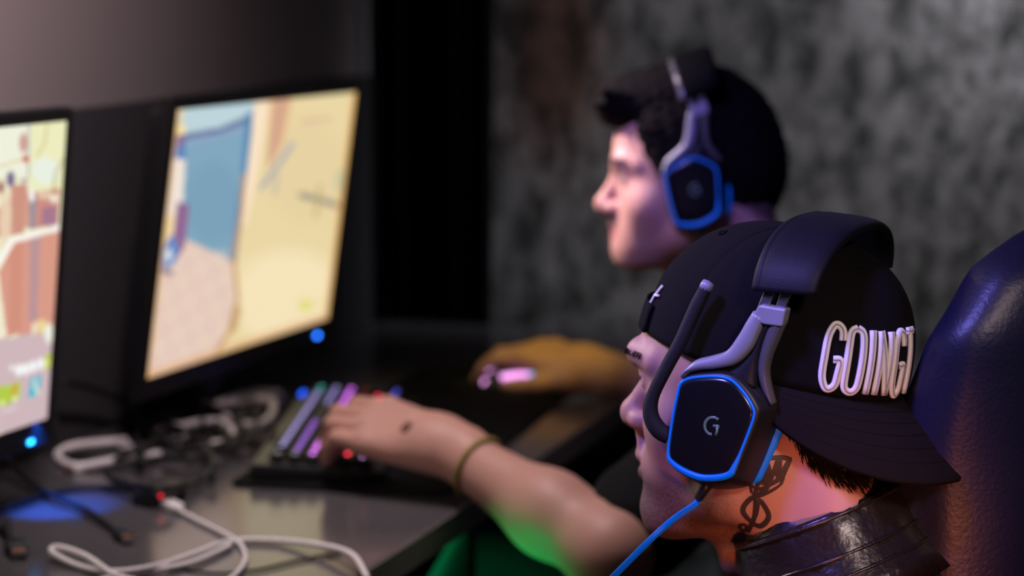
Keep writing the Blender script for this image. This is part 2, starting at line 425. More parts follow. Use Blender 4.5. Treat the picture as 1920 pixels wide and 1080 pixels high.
# ------------------------------------------------------------------ people
def head_frame(O, al, pitch=0, roll=0):
    a = math.radians(al); p = math.radians(pitch); u = np.array([-math.cos(a), math.sin(a), 0]); z = np.array([0, 0, 1.]); l = np.cross(z, u)
    return frame(O, u * math.cos(p) - z * math.sin(p), l, z * math.cos(p) + u * math.sin(p))
HF = head_frame((.208, 2.004, .98), 26, 2)
HB = head_frame((.2234, 2.97, 1.0815), 3, 4)
def w2l(Mx, P): return (np.asarray(P) - Mx[:3, 3]) @ Mx[:3, :3] / (np.cbrt(np.linalg.det(Mx[:3, :3])) ** 2)
def l2w(Mx, P): return np.asarray(P, float) @ Mx[:3, :3].T + Mx[:3, 3]

def add_head(S, H, p, neck_to):
    """p: midline landmarks (x forward, z up from the ear): brow nasion tip subn ul mouth ll lm chin ment, ez = eye height"""
    S.T = H
    g = lambda k, y=0, dx=0, dz=0: (p[k][0] + dx, y, p[k][1] + dz)
    S.ell((-.010, 0, .036), (.094, .076, .090), .02)                                  # skull
    S.ell((.030, 0, .044), (p['brow'][0] - .0375, .066, .062), .03)                    # forehead
    S.ell((.030, 0, -.022), (.062, .0615, .072), .03)                                 # middle of the face
    for s in (-1, 1):
        S.cone((-.004, s * .056, -.030), (.012, s * .0515, p['ment'][1] + .042), .014, .015, .03)  # ramus of the jaw
        S.cone((.012, s * .0515, p['ment'][1] + .042), g('chin', s * .014, -.022, -.002), .0155, .0145, .026)
        S.sph((.058, s * .046, p['ez'] - .034), .017, .028)                           # cheekbone
        S.cone((.058, s * .044, p['ez'] - .04), (.068, s * .028, p['mouth'][1] - .004), .014, .016, .03)   # cheek
    S.ell(g('mouth', 0, -.028), (.0235, .030, .030), .022)                            # mouth mass
    S.ell(g('chin', 0, -.0185), (.0185, .021, .0165), .02)
    S.ell(g('ment', 0, -.030, .012), (.034, .034, .014), .025)                        # under the chin
    for s in (-1, 1):                                                                 # eye sockets, brows
        S.ell((p['nasion'][0] + .004, s * .033, p['ez'] - .002), (.017, .017, .012), .014, 'd')
        S.cone(g('brow', s * .010, -.0105, -.004), g('brow', s * .034, -.0135, .001), .0085, .0085, .012)
        S.cone(g('brow', s * .034, -.0135, .001), g('brow', s * .052, -.034, -.004), .0085, .008, .012)
    nz = p['nasion']; tp = p['tip']
    S.cone((nz[0] - .0085, 0, nz[1]), (tp[0] - .0115, 0, tp[1] + .004), .0075, .0095, .010)   # nose
    S.sph((tp[0] - .0105, 0, tp[1]), .0105, .008)
    S.cone((tp[0] - .011, 0, tp[1] - .005), g('subn', 0, -.006, .001), .0062, .006, .007)
    for s in (-1, 1):
        S.ell((tp[0] - .0225, s * .0125, tp[1] - .004), (.0115, .0068, .0082), .006)
        S.ell((tp[0] - .0165, s * .0068, tp[1] - .0125), (.0055, .0030, .0040), .003, 'd')
        S.cone(g('subn', s * .0045, -.0045, -.001), g('ul', s * .006, -.0065, .002), .0035, .0038, .006)   # philtrum
        S.cone(g('ul', s * .001, -.0058), (p['mouth'][0] - .0155, s * .0225, p['mouth'][1] + .0005), .0056, .0034, .006)
        S.cone(g('ll', s * .001, -.0062), (p['mouth'][0] - .0165, s * .0215, p['mouth'][1] - .0015), .0062, .0034, .006)
        S.cone((p['mouth'][0] + .003, s * .001, p['mouth'][1]), (p['mouth'][0] - .013, s * .023, p['mouth'][1]), .0012, .0009, .003, 'd')
        ec = (p['nasion'][0] - .0180, s * .0325, p['ez'])
        S.sph(ec, .0136, .005)                                                        # lids
        S.ell((ec[0] + .0115, ec[1] + s * .001, ec[2] - .0015), (.0085, .0115, p['op']), .0015, 'd')
        # ears
        S.ell((-.004, s * .0735, .002), (.018, .008, .031), .008, rot=R4('Y', 12) @ R4('Z', s * 12))
        S.ell((.000, s * .0815, .003), (.010, .006, .017), .004, 'd')
    n0, n1 = np.array((-.030, 0, -.055)), np.array(neck_to)
    S.cone(n0, n1, .0545, .062, .028)
    for s in (-1, 1):
        S.cone((-.026, s * .056, -.035), (n1[0] + .052, s * .016, n1[2] + .004), .012, .010, .022)   # neck muscles
        S.cone((-.068, s * .030, -.03), (n1[0] - .03, s * .05, n1[2] - .02), .02, .03, .04)
    S.cone((.018, 0, p['ment'][1] - .012), (n1[0] + .055, 0, n1[2] + .02), .020, .018, .025)
    S.sph((.026, 0, p['ment'][1] - .028), .010, .012)
def add_torso(S, C7, al, lean, L, sh=.19, hipw=.10):
    """returns joints in world space; C7 = base of the neck"""
    a = math.radians(al); u = np.array([-math.cos(a), math.sin(a), 0]); z = np.array([0, 0, 1.]); l = np.cross(z, u)
    b = math.radians(lean); dn = -z * math.cos(b) - u * math.sin(b)                      # down the spine
    fw = nrm(u - (u @ dn) * dn); C7 = np.asarray(C7, float)
    P = lambda d, f=0, s=0: C7 + dn * d + fw * f + l * s
    S.T = np.eye(4)
    S.ell(P(.17, .03), (.150, .105, .18), .04, rot=frame((0, 0, 0), l, fw, -dn))
    S.ell(P(.38, .02), (.135, .10, .16), .06, rot=frame((0, 0, 0), l, fw, -dn))
    S.ell(P(L, .01), (.155, .115, .11), .06, rot=frame((0, 0, 0), l, fw, -dn))
    J = dict(P=P, u=u, l=l, fw=fw, dn=dn)
    for s, k in ((1, 'l'), (-1, 'r')):
        J['sh_' + k] = P(.075, .025, s * sh)
        S.cone(P(.00, .0, s * .03), P(.055, .01, s * (sh - .01)), .042, .045, .05)
        S.sph(J['sh_' + k], .058, .05)
        J['hip_' + k] = P(L + .03, .04, s * hipw)
    return J
def add_hand(S, W, hdir, up, thumb_side, curls, scale=1.0, spread=.0, thumb=(40, 25)):
    """W wrist, hdir wrist->knuckles, up = back of the hand; curls = per finger (base, middle, tip) bend in degrees"""
    S.T = np.eye(4)
    h = nrm(hdir); n = nrm(np.asarray(up, float) - (np.asarray(up) @ h) * h); t = np.cross(h, n) * thumb_side
    g = scale; lens = ((.044, .026, .021), (.049, .030, .022), (.045, .028, .022), (.035, .021, .019))
    lat = (.030, .0095, -.011, -.030); fwd = (.092, .095, .090, .081); tips = []
    for i in range(4):
        m = W + (h * fwd[i] + t * lat[i] - n * (.002 + .003 * (i == 3))) * g
        c0 = W + (h * .012 + t * lat[i] * .55) * g
        S.cone(c0, m, .0165 * g, .0118 * g, .014 * g)
        S.sph(m + n * .001 * g, .0118 * g, .006 * g)
        ang = 0; p = m; rr = (.0105, .0094, .0084, .0072) if i < 3 else (.0092, .0083, .0074, .0064)
        fd = nrm(h + t * (lat[i] * spread * 10))
        for j in range(3):
            ang += math.radians(curls[i][j]); d = fd * math.cos(ang) - n * math.sin(ang)
            q = p + d * lens[i][j] * g
            S.cone(p, q, rr[j] * g, rr[j + 1] * g, .0035 * g); p = q
        tips.append(p)
    b = W + (h * .020 + t * .026 - n * .010) * g; a0, a1 = map(math.radians, thumb)
    d1 = nrm(h * math.cos(a0) + t * math.sin(a0) - n * .30); m1 = b + d1 * .040 * g
    S.cone(W + (h * .012 + t * .012 - n * .006) * g, b, .018 * g, .0155 * g, .014 * g); S.cone(b, m1, .0150 * g, .0118 * g, .010 * g)
    d2 = nrm(h * math.cos(a1) + t * math.sin(a1) - n * .38); m2 = m1 + d2 * .031 * g; S.cone(m1, m2, .0115 * g, .0100 * g, .005 * g)
    d3 = nrm(h * math.cos(a1 * .4) + t * math.sin(a1 * .4) - n * .30); S.cone(m2, m2 + d3 * .024 * g, .0100 * g, .0078 * g, .005 * g)
    S.cone(W - h * .02 * g, W + h * .02 * g, .0255 * g, .0265 * g, .02 * g)
    S.ell(W + (h * .055 - n * .008) * g, np.array((.045, .034, .014)) * g, .014 * g, rot=frame((0, 0, 0), h, t, n))
    return tips
def nape_line(x): return np.interp(x, [-.13, -.101, -.09, -.074, -.065, -.057, -.053, -.044, -.035], [-.062, -.058, -.054, -.045, -.036, -.028, -.019, -.006, .004])
def tint(o, Hd, p, beard=0, moust=0, hairline=0, nape=0):
    me = o.data; n = len(me.vertices); v = np.empty(n * 3, np.float32); me.vertices.foreach_get('co', v); q = w2l(Hd, v.reshape(-1, 3) + np.array(o.matrix_world.translation))
    x, y, z = q[:, 0], np.abs(q[:, 1]), q[:, 2]; st = lambda a, b, t: np.clip((t - a) / (b - a), 0, 1) ** 2 * (3 - 2 * np.clip((t - a) / (b - a), 0, 1))
    dark = np.zeros(n); lip = np.zeros(n)
    mz = p['mouth'][1]
    inhead = st(.17, .13, np.linalg.norm(q - np.array((.01, 0, 0)), axis=1))
    if beard:
        jaw = st(mz + .012, mz - .012, z + .35 * np.clip(x - .10, -.2, 0) * 0 + .0) * st(-.015, .02, x) * st(p['ment'][1] - .022, p['ment'][1] - .004, z)
        side = st(.055, .035, x) * st(-.012, .006, x) * st(.03, .0, z) * (z > p['ment'][1] - .005)
        dark = np.maximum(dark, beard * np.maximum(jaw, side * .8))
    if moust:
        dark = np.maximum(dark, moust * st(mz + .002, mz + .005, z) * st(p['subn'][1] + .002, p['subn'][1] - .004, z) * st(.03, .02, y) * st(.07, .09, x))
    if nape:
        dark = np.maximum(dark, nape * st(-.028, -.05, x) * st(-.008, .012, z - nape_line(x)))
        dark = np.maximum(dark, nape * st(.012, -.004, x) * st(-.022, .0, z) * (x < .02))
    ll = st(.0105, .006, np.abs(z - mz + .001)) * st(.024, .017, y) * st(p['mouth'][0] - .02, p['mouth'][0] - .008, x)
    lip = np.maximum(lip, ll)
    col = np.zeros((n, 4), np.float32); col[:, 0] = dark * inhead; col[:, 1] = lip * inhead; col[:, 3] = 1
    a = me.attributes.new('tint', 'FLOAT_COLOR', 'POINT'); a.data.foreach_set('color', col.ravel())
def eyes(parent, Hd, p):
    for s in (-1, 1):
        c = np.array((p['nasion'][0] - .0192, s * .0325, p['ez'] - .0005))
        prof = [(.0001, -.0125)] + [(.0125 * math.sin(a), -.0125 * math.cos(a)) for a in np.linspace(.25, PI - .25, 12)] + [(.0001, .0125)]
        e = mesh_obj('eye', *xf(lathe(prof, 20), Hd @ T4(*c) @ R4('Y', 90)), M['eye'], parent)
        cap_ = [(.0001, .0131)] + [(.0130 * math.sin(a), .0130 * math.cos(a)) for a in np.linspace(.08, .48, 5)]
        mesh_obj('iris', *xf(lathe(cap_[::-1], 18), Hd @ T4(*c) @ R4('Y', 88)), M['iris'], e)
def strands(name, parent, m, roots, dirs, L, r, curve=.3, kind='stuff'):
    V = []; F = []
    for p, d, le in zip(roots, dirs, L):
        d = nrm(d); a = nrm(np.cross(d, np.random.randn(3))); b = np.cross(d, a); o = len(V)
        q = p + d * le * .55; e = p + d * le + np.array((0, 0, -curve * le))
        for c, rr in ((p, r), (q, r * .8)):
            for k in range(3): V.append(c + rr * (a * math.cos(2.1 * k) + b * math.sin(2.1 * k)))
        V.append(e)
        for k in range(3):
            l = (k + 1) % 3; F.append((o + k, o + l, o + 3 + l, o + 3 + k)); F.append((o + 3 + k, o + 3 + l, o + 6))
    ob = mesh_obj(name, V, F, m, parent)
    if kind: ob['kind'] = kind
    return ob
def bvh_of(o):
    me = o.data; n = len(me.vertices); v = np.empty(n * 3, np.float32); me.vertices.foreach_get('co', v)
    v = v.reshape(-1, 3) + np.array(o.matrix_world.translation)
    return BVHTree.FromPolygons(v.tolist(), [tuple(p.vertices) for p in me.polygons])
def brows(parent, Hd, p, bv):
    for s in (-1, 1):
        R = []; Dr = []; L = []
        for i in range(210):
            t = random.random(); y = s * (.012 + .042 * t); z = p['brow'][1] - .003 + .006 * math.sin(t * 2.4) + random.uniform(-.0032, .0032) * (1.1 - t * .6)
            h = bv.ray_cast(Vector(l2w(Hd, (.16, y, z))), Vector((-Hd[:3, 0]).tolist()))
            if h[0] is None: continue
            R.append(np.array(h[0])); Dr.append(Hd[:3, :3] @ np.array((-.25, s * (.9), .35 - .7 * t)) + np.array(h[1]) * .12); L.append(random.uniform(.004, .007))
        strands('eyebrow', parent, M['hair'], R, Dr, L, .00028, .1)

PF = dict(brow=(.1070, .0455), nasion=(.0990, .0275), tip=(.126, -.0125), subn=(.1125, -.0235), ul=(.1125, -.048), mouth=(.107, -.0555), ll=(.1105, -.063), chin=(.1015, -.092), ment=(.092, -.111), ez=.0255, op=.0024)
PB = dict(brow=(.100, .035), nasion=(.0965, .020), tip=(.1224, -.020), subn=(.1085, -.029), ul=(.107, -.0455), mouth=(.101, -.052), ll=(.1045, -.058), chin=(.100, -.078), ment=(.088, -.095), ez=.016, op=.0034)

def clothes_legs(name, J, knee, foot, m, parent, al):
    S = Field()
    for k in 'lr':
        hp = J['hip_' + k]; S.cone(hp, knee[k], .088, .064, .06); S.cone(knee[k], foot[k] + np.array((0, 0, .10)), .062, .052, .03)
    S.cone(J['hip_l'] - J['dn'] * .02, J['hip_r'] - J['dn'] * .02, .115, .115, .06)
    V, Q = S.mesh(.009, 6, lambda P: .004 * wob(P, 38, 2)); fast_obj(name, V, Q, m, parent)
    a = math.radians(al); u = np.array([-math.cos(a), math.sin(a), 0])
    for k in 'lr':
        S = Field(); f = foot[k]
        S.cone(f + u * -.03 + (0, 0, .045), f + u * .15 + (0, 0, .035), .042, .036, .03); S.cone(f + (0, 0, .05), f + (0, 0, .11), .045, .045, .04)
        V, Q = S.mesh(.007, 6); sh = fast_obj('shoe', V, Q, M['sneaker'], parent)
        pr = [(math.cos(t) * (.105 if math.cos(t) > 0 else .09), math.sin(t) * .043) for t in np.linspace(0, 2 * PI, 28, endpoint=False)]
        Fr = frame(f + u * .06, u, np.cross((0, 0, 1), u), (0, 0, 1)); rings = [[(x * sc_, y * sc_, z) for x, y in pr] for z, sc_ in ((.001, .96), (.006, 1.02), (.022, 1.03), (.026, .98))]
        mesh_obj('sole', *xf(loft(rings), Fr), M['sole'], sh)

def front_person():
    R = thing('person', 'man in backward black cap and leather jacket, seen from behind his shoulder', 'person', T4(.36, 1.93, 0))
    S = Field(); add_head(S, HF, PF, (-.080, 0, -.175))
    J = add_torso(S, l2w(HF, (-.088, 0, -.168)), 22, 4, .40, .185)
    u, l = J['u'], J['l']; z = np.array((0, 0, 1.))
    for k, s in (('l', 1), ('r', -1)):
        e = J['sh_' + k] + u * .17 + l * s * (.10 if s > 0 else .02) - z * .07; wr = e + u * .27 + l * (-.06 if s > 0 else .20) + z * (.075 if s > 0 else .065)
        S.T = np.eye(4); S.cone(J['sh_' + k], e, .048, .040, .03); S.cone(e, wr, .040, .027, .02)
        add_hand(S, wr, u - l * s * .15 + z * .05, z + l * s * .2, 1 if k == 'l' else -1, [(25, 30, 15)] * 4)
        J['el_' + k] = e; J['wr_' + k] = wr
    V, Q = S.mesh(.0023, 7); b = fast_obj('body', V, Q, M['skin_front'], R)
    tint(b, HF, PF, beard=.72, nape=.95)
    bv = bvh_of(b); eyes(R, HF, PF); brows(R, HF, PF, bv)
    # cropped hair at the nape and temple
    Rt, Dr, L = [], [], []
    for i in range(15000):
        x = random.uniform(-.125, .02); zz = random.uniform(-.085, .05); sd = random.random() < .85
        lim = nape_line(x) if x < -.035 else (.0 if x < .012 else 9)
        fade = np.clip((zz - lim) / .016 + .30, 0, 1)
        if random.random() > fade or (-.035 < x < .012 and zz < -.01): continue
        h = bv.ray_cast(Vector(l2w(HF, (x, .2 if sd else -.2, zz))), Vector((HF[:3, 1] * (-1 if sd else 1)).tolist()))
        if h[0] is None: continue
        q = w2l(HF, np.array(h[0]))
        if q[2] < -.09 or abs(q[1]) > .09: continue
        Rt.append(np.array(h[0])); Dr.append(np.array(h[1]) * .55 + HF[:3, :3] @ np.array((-.35, 0, -.75))); L.append((.004 + .010 * fade) * random.uniform(.7, 1.2))
    strands('nape_hair', R, M['hair'], Rt, Dr, L, .0005, .1)
    # tattoo: a crown over a treble clef, inked on the side of the neck
    def ink(paths, wd):
        V = []; F = []
        for P in paths:
            P = catmull(P, 5) if len(P) > 2 else np.array(P, float)
            pts = []; nn = []
            for x, y in P:
                h = bv.ray_cast(Vector(CAMP.tolist()), Vector(nrm(ray(1100 + x / 1.5434, 380 + y / 1.5434)).tolist()))
                if h[0] is not None: pts.append(np.array(h[0])); nn.append(np.array(h[1]))
            if len(pts) < 2: continue
            pts = np.array(pts); T = np.gradient(pts, axis=0); o = len(V); m = len(pts)
            for i in range(m):
                sd = nrm(np.cross(T[i], nn[i])); ww = wd * (.55 + .45 * math.sin(PI * (i + 1) / (m + 1)))
                V += [pts[i] + sd * ww + nn[i] * .0007, pts[i] + nn[i] * .0010, pts[i] - sd * ww + nn[i] * .0007]
            for i in range(m - 1):
                a = o + 3 * i; F += [(a, a + 1, a + 4, a + 3), (a + 1, a + 2, a + 5, a + 4)]
        return V, F
    clef = [(470, 945), (448, 948), (445, 932), (462, 932), (468, 950), (490, 900), (500, 860), (528, 905), (505, 935), (475, 920), (452, 890), (470, 860), (508, 838), (525, 815), (505, 800), (490, 835), (488, 880), (482, 935)]
    crown = [[(478, 838), (500, 848), (540, 830), (562, 815)], [(474, 815), (498, 828), (540, 812), (570, 795)], [(474, 815), (478, 838)], [(570, 795), (562, 815)],
             [(476, 815), (490, 765), (505, 800), (520, 742), (538, 790), (560, 735), (562, 780), (592, 740), (570, 795)],
             [(490, 765), (520, 742), (560, 735), (592, 740)], [(500, 815), (515, 775), (530, 805), (550, 765), (558, 795)], [(488, 790), (520, 790), (575, 765)], [(482, 805), (530, 812), (572, 782)]]
    t1 = mesh_obj('tattoo', *ink([clef], .0023), M['ink'], R); t1['label'] = 'dark treble clef tattoo under a crown on the neck'
    mesh_obj('tattoo', *ink(crown + [[(a - 6, b_ + 4) for a, b_ in c] for c in crown[4:7]], .0014), M['ink'], R)
    # leather jacket with sleeves, stand collar and its piping
    S = Field(); J2 = add_torso(S, l2w(HF, (-.088, 0, -.168)), 22, 4, .40, .185)
    for k in 'lr':
        S.cone(J['sh_' + k], J['el_' + k], .056, .050, .04); S.cone(J['el_' + k], J['wr_' + k] - u * .015, .050, .038, .02)
    n0 = l2w(HF, (-.066, 0, -.125)); S.cone(n0, l2w(HF, (-.088, 0, -.20)), .062, .085, .03)
    V, Q = S.mesh(.005, 6, lambda P: -.012 + .0045 * wob(P, 55, 1) + .0022 * wob(P, 140, 4)); jk = fast_obj('leather_jacket', V, Q, M['leather'], R)
    jk['label'] = 'shiny creased black leather jacket'
    return R, J, b, bv, jk
def collar(R, jk):
    n = 60; rows = []
    c0 = np.array((-.062, 0, -.098)); ax = nrm(np.array((.32, 0, .95)))          # axis of the stand collar in the head's frame
    e1 = nrm(np.array((.95, 0, -.32))); e2 = np.array((0, 1., 0))
    prof = [(.100, -.058), (.092, -.040), (.083, -.020), (.077, .004), (.0745, .016), (.0725, .019), (.069, .016), (.068, .0), (.070, -.03)]
    for i in range(n):
        a = math.radians(28) + math.radians(304) * i / (n - 1)                       # open at the throat
        ring = []
        for r, h in prof:
            rr = r * (1 + .10 * math.cos(a)) + .0012 * math.sin(a * 9 + h * 200) + .001 * math.sin(a * 23 + h * 90)
            hh = h + .006 * math.cos(2 * a) * 0 - .010 * (1 + math.cos(a)) * .5
            ring.append(l2w(HF, c0 + e1 * rr * math.cos(a) + e2 * rr * math.sin(a) * .98 + ax * hh))
        rows.append(ring)
    V, F = loft(rows, True, True); cl = mesh_obj('collar', V, F, M['leather'], jk)
    for r, h, w_ in ((.0825, -.016, .0016), (.0885, -.032, .0016), (.0762, .0145, .0016)):
        pts = []
        for i in range(n):
            a = math.radians(30) + math.radians(300) * i / (n - 1); rr = r * (1 + .10 * math.cos(a))
            pts.append(l2w(HF, c0 + e1 * rr * math.cos(a) + e2 * rr * math.sin(a) * .98 + ax * (h - .010 * (1 + math.cos(a)) * .5)))
        mesh_obj('seam_piping', *tube(pts, w_, 6), M['leather'], jk)
PERSON_F, JF, BODY_F, BV_F, JACKET = front_person()
collar(PERSON_F, JACKET)
clothes_legs('trousers', JF, {'l': JF['hip_l'] + JF['u'] * .40 + JF['l'] * .06 + (0, 0, .06), 'r': JF['hip_r'] + JF['u'] * .40 - JF['l'] * .06 + (0, 0, .06)},
             {'l': np.array([*(JF['hip_l'] + JF['u'] * .45 + JF['l'] * .05)[:2], 0]), 'r': np.array([*(JF['hip_r'] + JF['u'] * .45 - JF['l'] * .05)[:2], 0])}, M['denim'], PERSON_F, 22)

def back_person():
    R = thing('person', 'dark-haired man in black t-shirt with one hand on the keyboard and one on the mouse', 'person', T4(.33, 2.97, 0))
    S = Field(); add_head(S, HB, PB, (-.072, 0, -.170))
    J = add_torso(S, l2w(HB, (-.080, 0, -.165)), 2, 14, .41, .19)
    z = np.array((0, 0, 1.)); A = lambda x, y, d: at(x, y, d)
    el = A(1142, 1035, 2.60); wl = A(838, 838, 2.755); er = np.array((.33, 3.40, .715)); wr_ = A(1112, 694, 3.42)
    S.T = np.eye(4)
    S.cone(J['sh_l'], el, .047, .041, .03); m = el + (wl - el) * .35
    S.cone(el, m, .0415, .0425, .03); S.cone(m, wl, .0425, .0265, .03)
    S.cone(J['sh_r'], er, .047, .041, .03); m = er + (wr_ - er) * .35
    S.cone(er, m, .041, .042, .03); S.cone(m, wr_, .042, .0275, .03)
    mc = A(704, 793, 2.80)
    add_hand(S, wl, mc - wl, (-.06, -.42, .88), 1, [(16, 66, 28), (13, 62, 26), (10, 58, 26), (4, 50, 22)], 1.12, .15, (34, 12))
    add_hand(S, wr_, A(1010, 657, 3.47) - wr_, (.1, -.30, .9), -1, [(20, 26, 16), (20, 26, 16), (24, 30, 18), (28, 34, 20)], 1.08, .25, (30, 4))
    V, Q = S.mesh(.0030, 6); b = fast_obj('body', V, Q, M['skin_back'], R)
    tint(b, HB, PB, beard=.10, moust=.55, nape=.9)
    bv = bvh_of(b); eyes(R, HB, PB); brows(R, HB, PB, bv)
    # mole on the back of the hand
    h = bv.ray_cast(Vector(CAMP.tolist()), Vector(nrm(ray(762, 800)).tolist()))
    if h[0] is not None:
        p, n = np.array(h[0]), np.array(h[1]); t = nrm(np.cross(n, (0, 0, 1))); q = np.cross(n, t)
        pr = [(.0001, .0012), (.005, .0010), (.0078, .0003), (.0085, -.002)]
        mo = mesh_obj('mole', *xf(lathe(pr[::-1], 16), frame(p, t, q, n)), M['mole'], R); mo['label'] = 'dark round mark on the back of the hand'
    # hair: short back and sides under a swept-up front
    S = Field(); S.T = HB
    S.ell((-.016, 0, .046), (.096, .080, .093), .02)
    S.ell((-.058, 0, .004), (.055, .066, .062), .03)
    S.ell((.046, 0, .109), (.056, .058, .028), .03); S.ell((.074, 0, .106), (.038, .052, .031), .012); S.ell((.088, 0, .100), (.024, .044, .028), .012)
    S.ell((.010, 0, .112), (.06, .06, .030), .03)
    for s in (-1, 1): S.ell((.006, s * .060, .058), (.044, .020, .046), .02)
    for s in (-1, 1):
        S.cone((.052, s * .062, .072), (.020, s * .071, .0), .012, .008, .02)
    random.seed(11)
    for i in range(16):
        y = random.uniform(-.045, .045); a = random.uniform(-.4, .5)
        c = np.array((.062 + random.uniform(-.02, .03), y, .106 + random.uniform(-.018, .012)))
        S.cone(c, c + np.array((.020 * math.cos(a), .25 * y, .018 * math.sin(a) + .004)), .010, .005, .008)
    S.ell((.100, 0, .028), (.046, .060, .046), .012, 'd')
    S.cone((.0, -.12, -.004), (.0, .12, -.004), .030, .030, .01, 'd')
    S.ell((-.02, 0, -.09), (.12, .10, .048), .02, 'd')
    V, Q = S.mesh(.003, 6, lambda P: .0022 * wob(P, 420, 1) + .0015 * wob(P, 900, 5)); fast_obj('hair', V, Q, M['hair_back'], R)
    # t-shirt
    S = Field(); add_torso(S, l2w(HB, (-.080, 0, -.165)), 2, 14, .41, .19)
    S.cone(J['sh_l'], J['sh_l'] + (el - J['sh_l']) * .80, .055, .056, .04); S.cone(J['sh_r'], J['sh_r'] + (er - J['sh_r']) * .9, .055, .056, .04)
    S.cone(l2w(HB, (-.068, 0, -.145)), l2w(HB, (-.080, 0, -.19)), .056, .065, .03)
    V, Q = S.mesh(.006, 6, lambda P: -.010 + .004 * wob(P, 45, 3) + .0015 * wob(P, 130, 2)); fast_obj('t_shirt', V, Q, M['tshirt'], R)
    pts = [l2w(HB, np.array((-.066, 0, -.138)) + .062 * np.array((math.cos(t) * 1.08, math.sin(t), -.25 * math.cos(t)))) for t in np.linspace(0, 2 * PI, 40, endpoint=False)]
    mesh_obj('neckband', *tube(pts, .006, 8, True), M['tshirt'], R)
    clothes_legs('trousers', J, {'l': J['hip_l'] + J['u'] * .42 + J['l'] * .10 + (0, 0, .04), 'r': J['hip_r'] + J['u'] * .42 - J['l'] * .08 + (0, 0, .04)},
                 {'l': np.array([*(J['hip_l'] + J['u'] * .46 + J['l'] * .09)[:2], 0]), 'r': np.array([*(J['hip_r'] + J['u'] * .46 - J['l'] * .06)[:2], 0])}, M['denim'], R, 2)
    # woven bracelet
    d = nrm(el - wl); c = wl + d * .052; x = nrm(np.cross(d, (0, 0, 1))); y = np.cross(d, x); pts = []
    for t in np.linspace(0, 2 * PI, 48, endpoint=False):
        v = x * math.cos(t) + y * math.sin(t); h = bv.ray_cast(Vector((c + v * .09).tolist()), Vector((-v).tolist()))
        rr = .0335 if h[0] is None else np.linalg.norm(np.array(h[0]) - c) + .0018
        pts.append(c + v * min(rr, .05))
    br = thing('bracelet', 'narrow olive-yellow bracelet on the wrist of the typing hand', 'bracelet', T4(*c))
    mesh_obj('band', *tube(pts, .0036, 8, True, (1, 1)), M['strap'], br)
    q = pts[6]; kn = [(.0001, -.004), (.0042, -.002), (.0042, .002), (.0001, .004)]
    mesh_obj('knot', *xf(lathe(kn, 10), T4(*q)), M['strap'], br)
    return R, J, b, bv
PERSON_B, JB, BODY_B, BV_B = back_person()

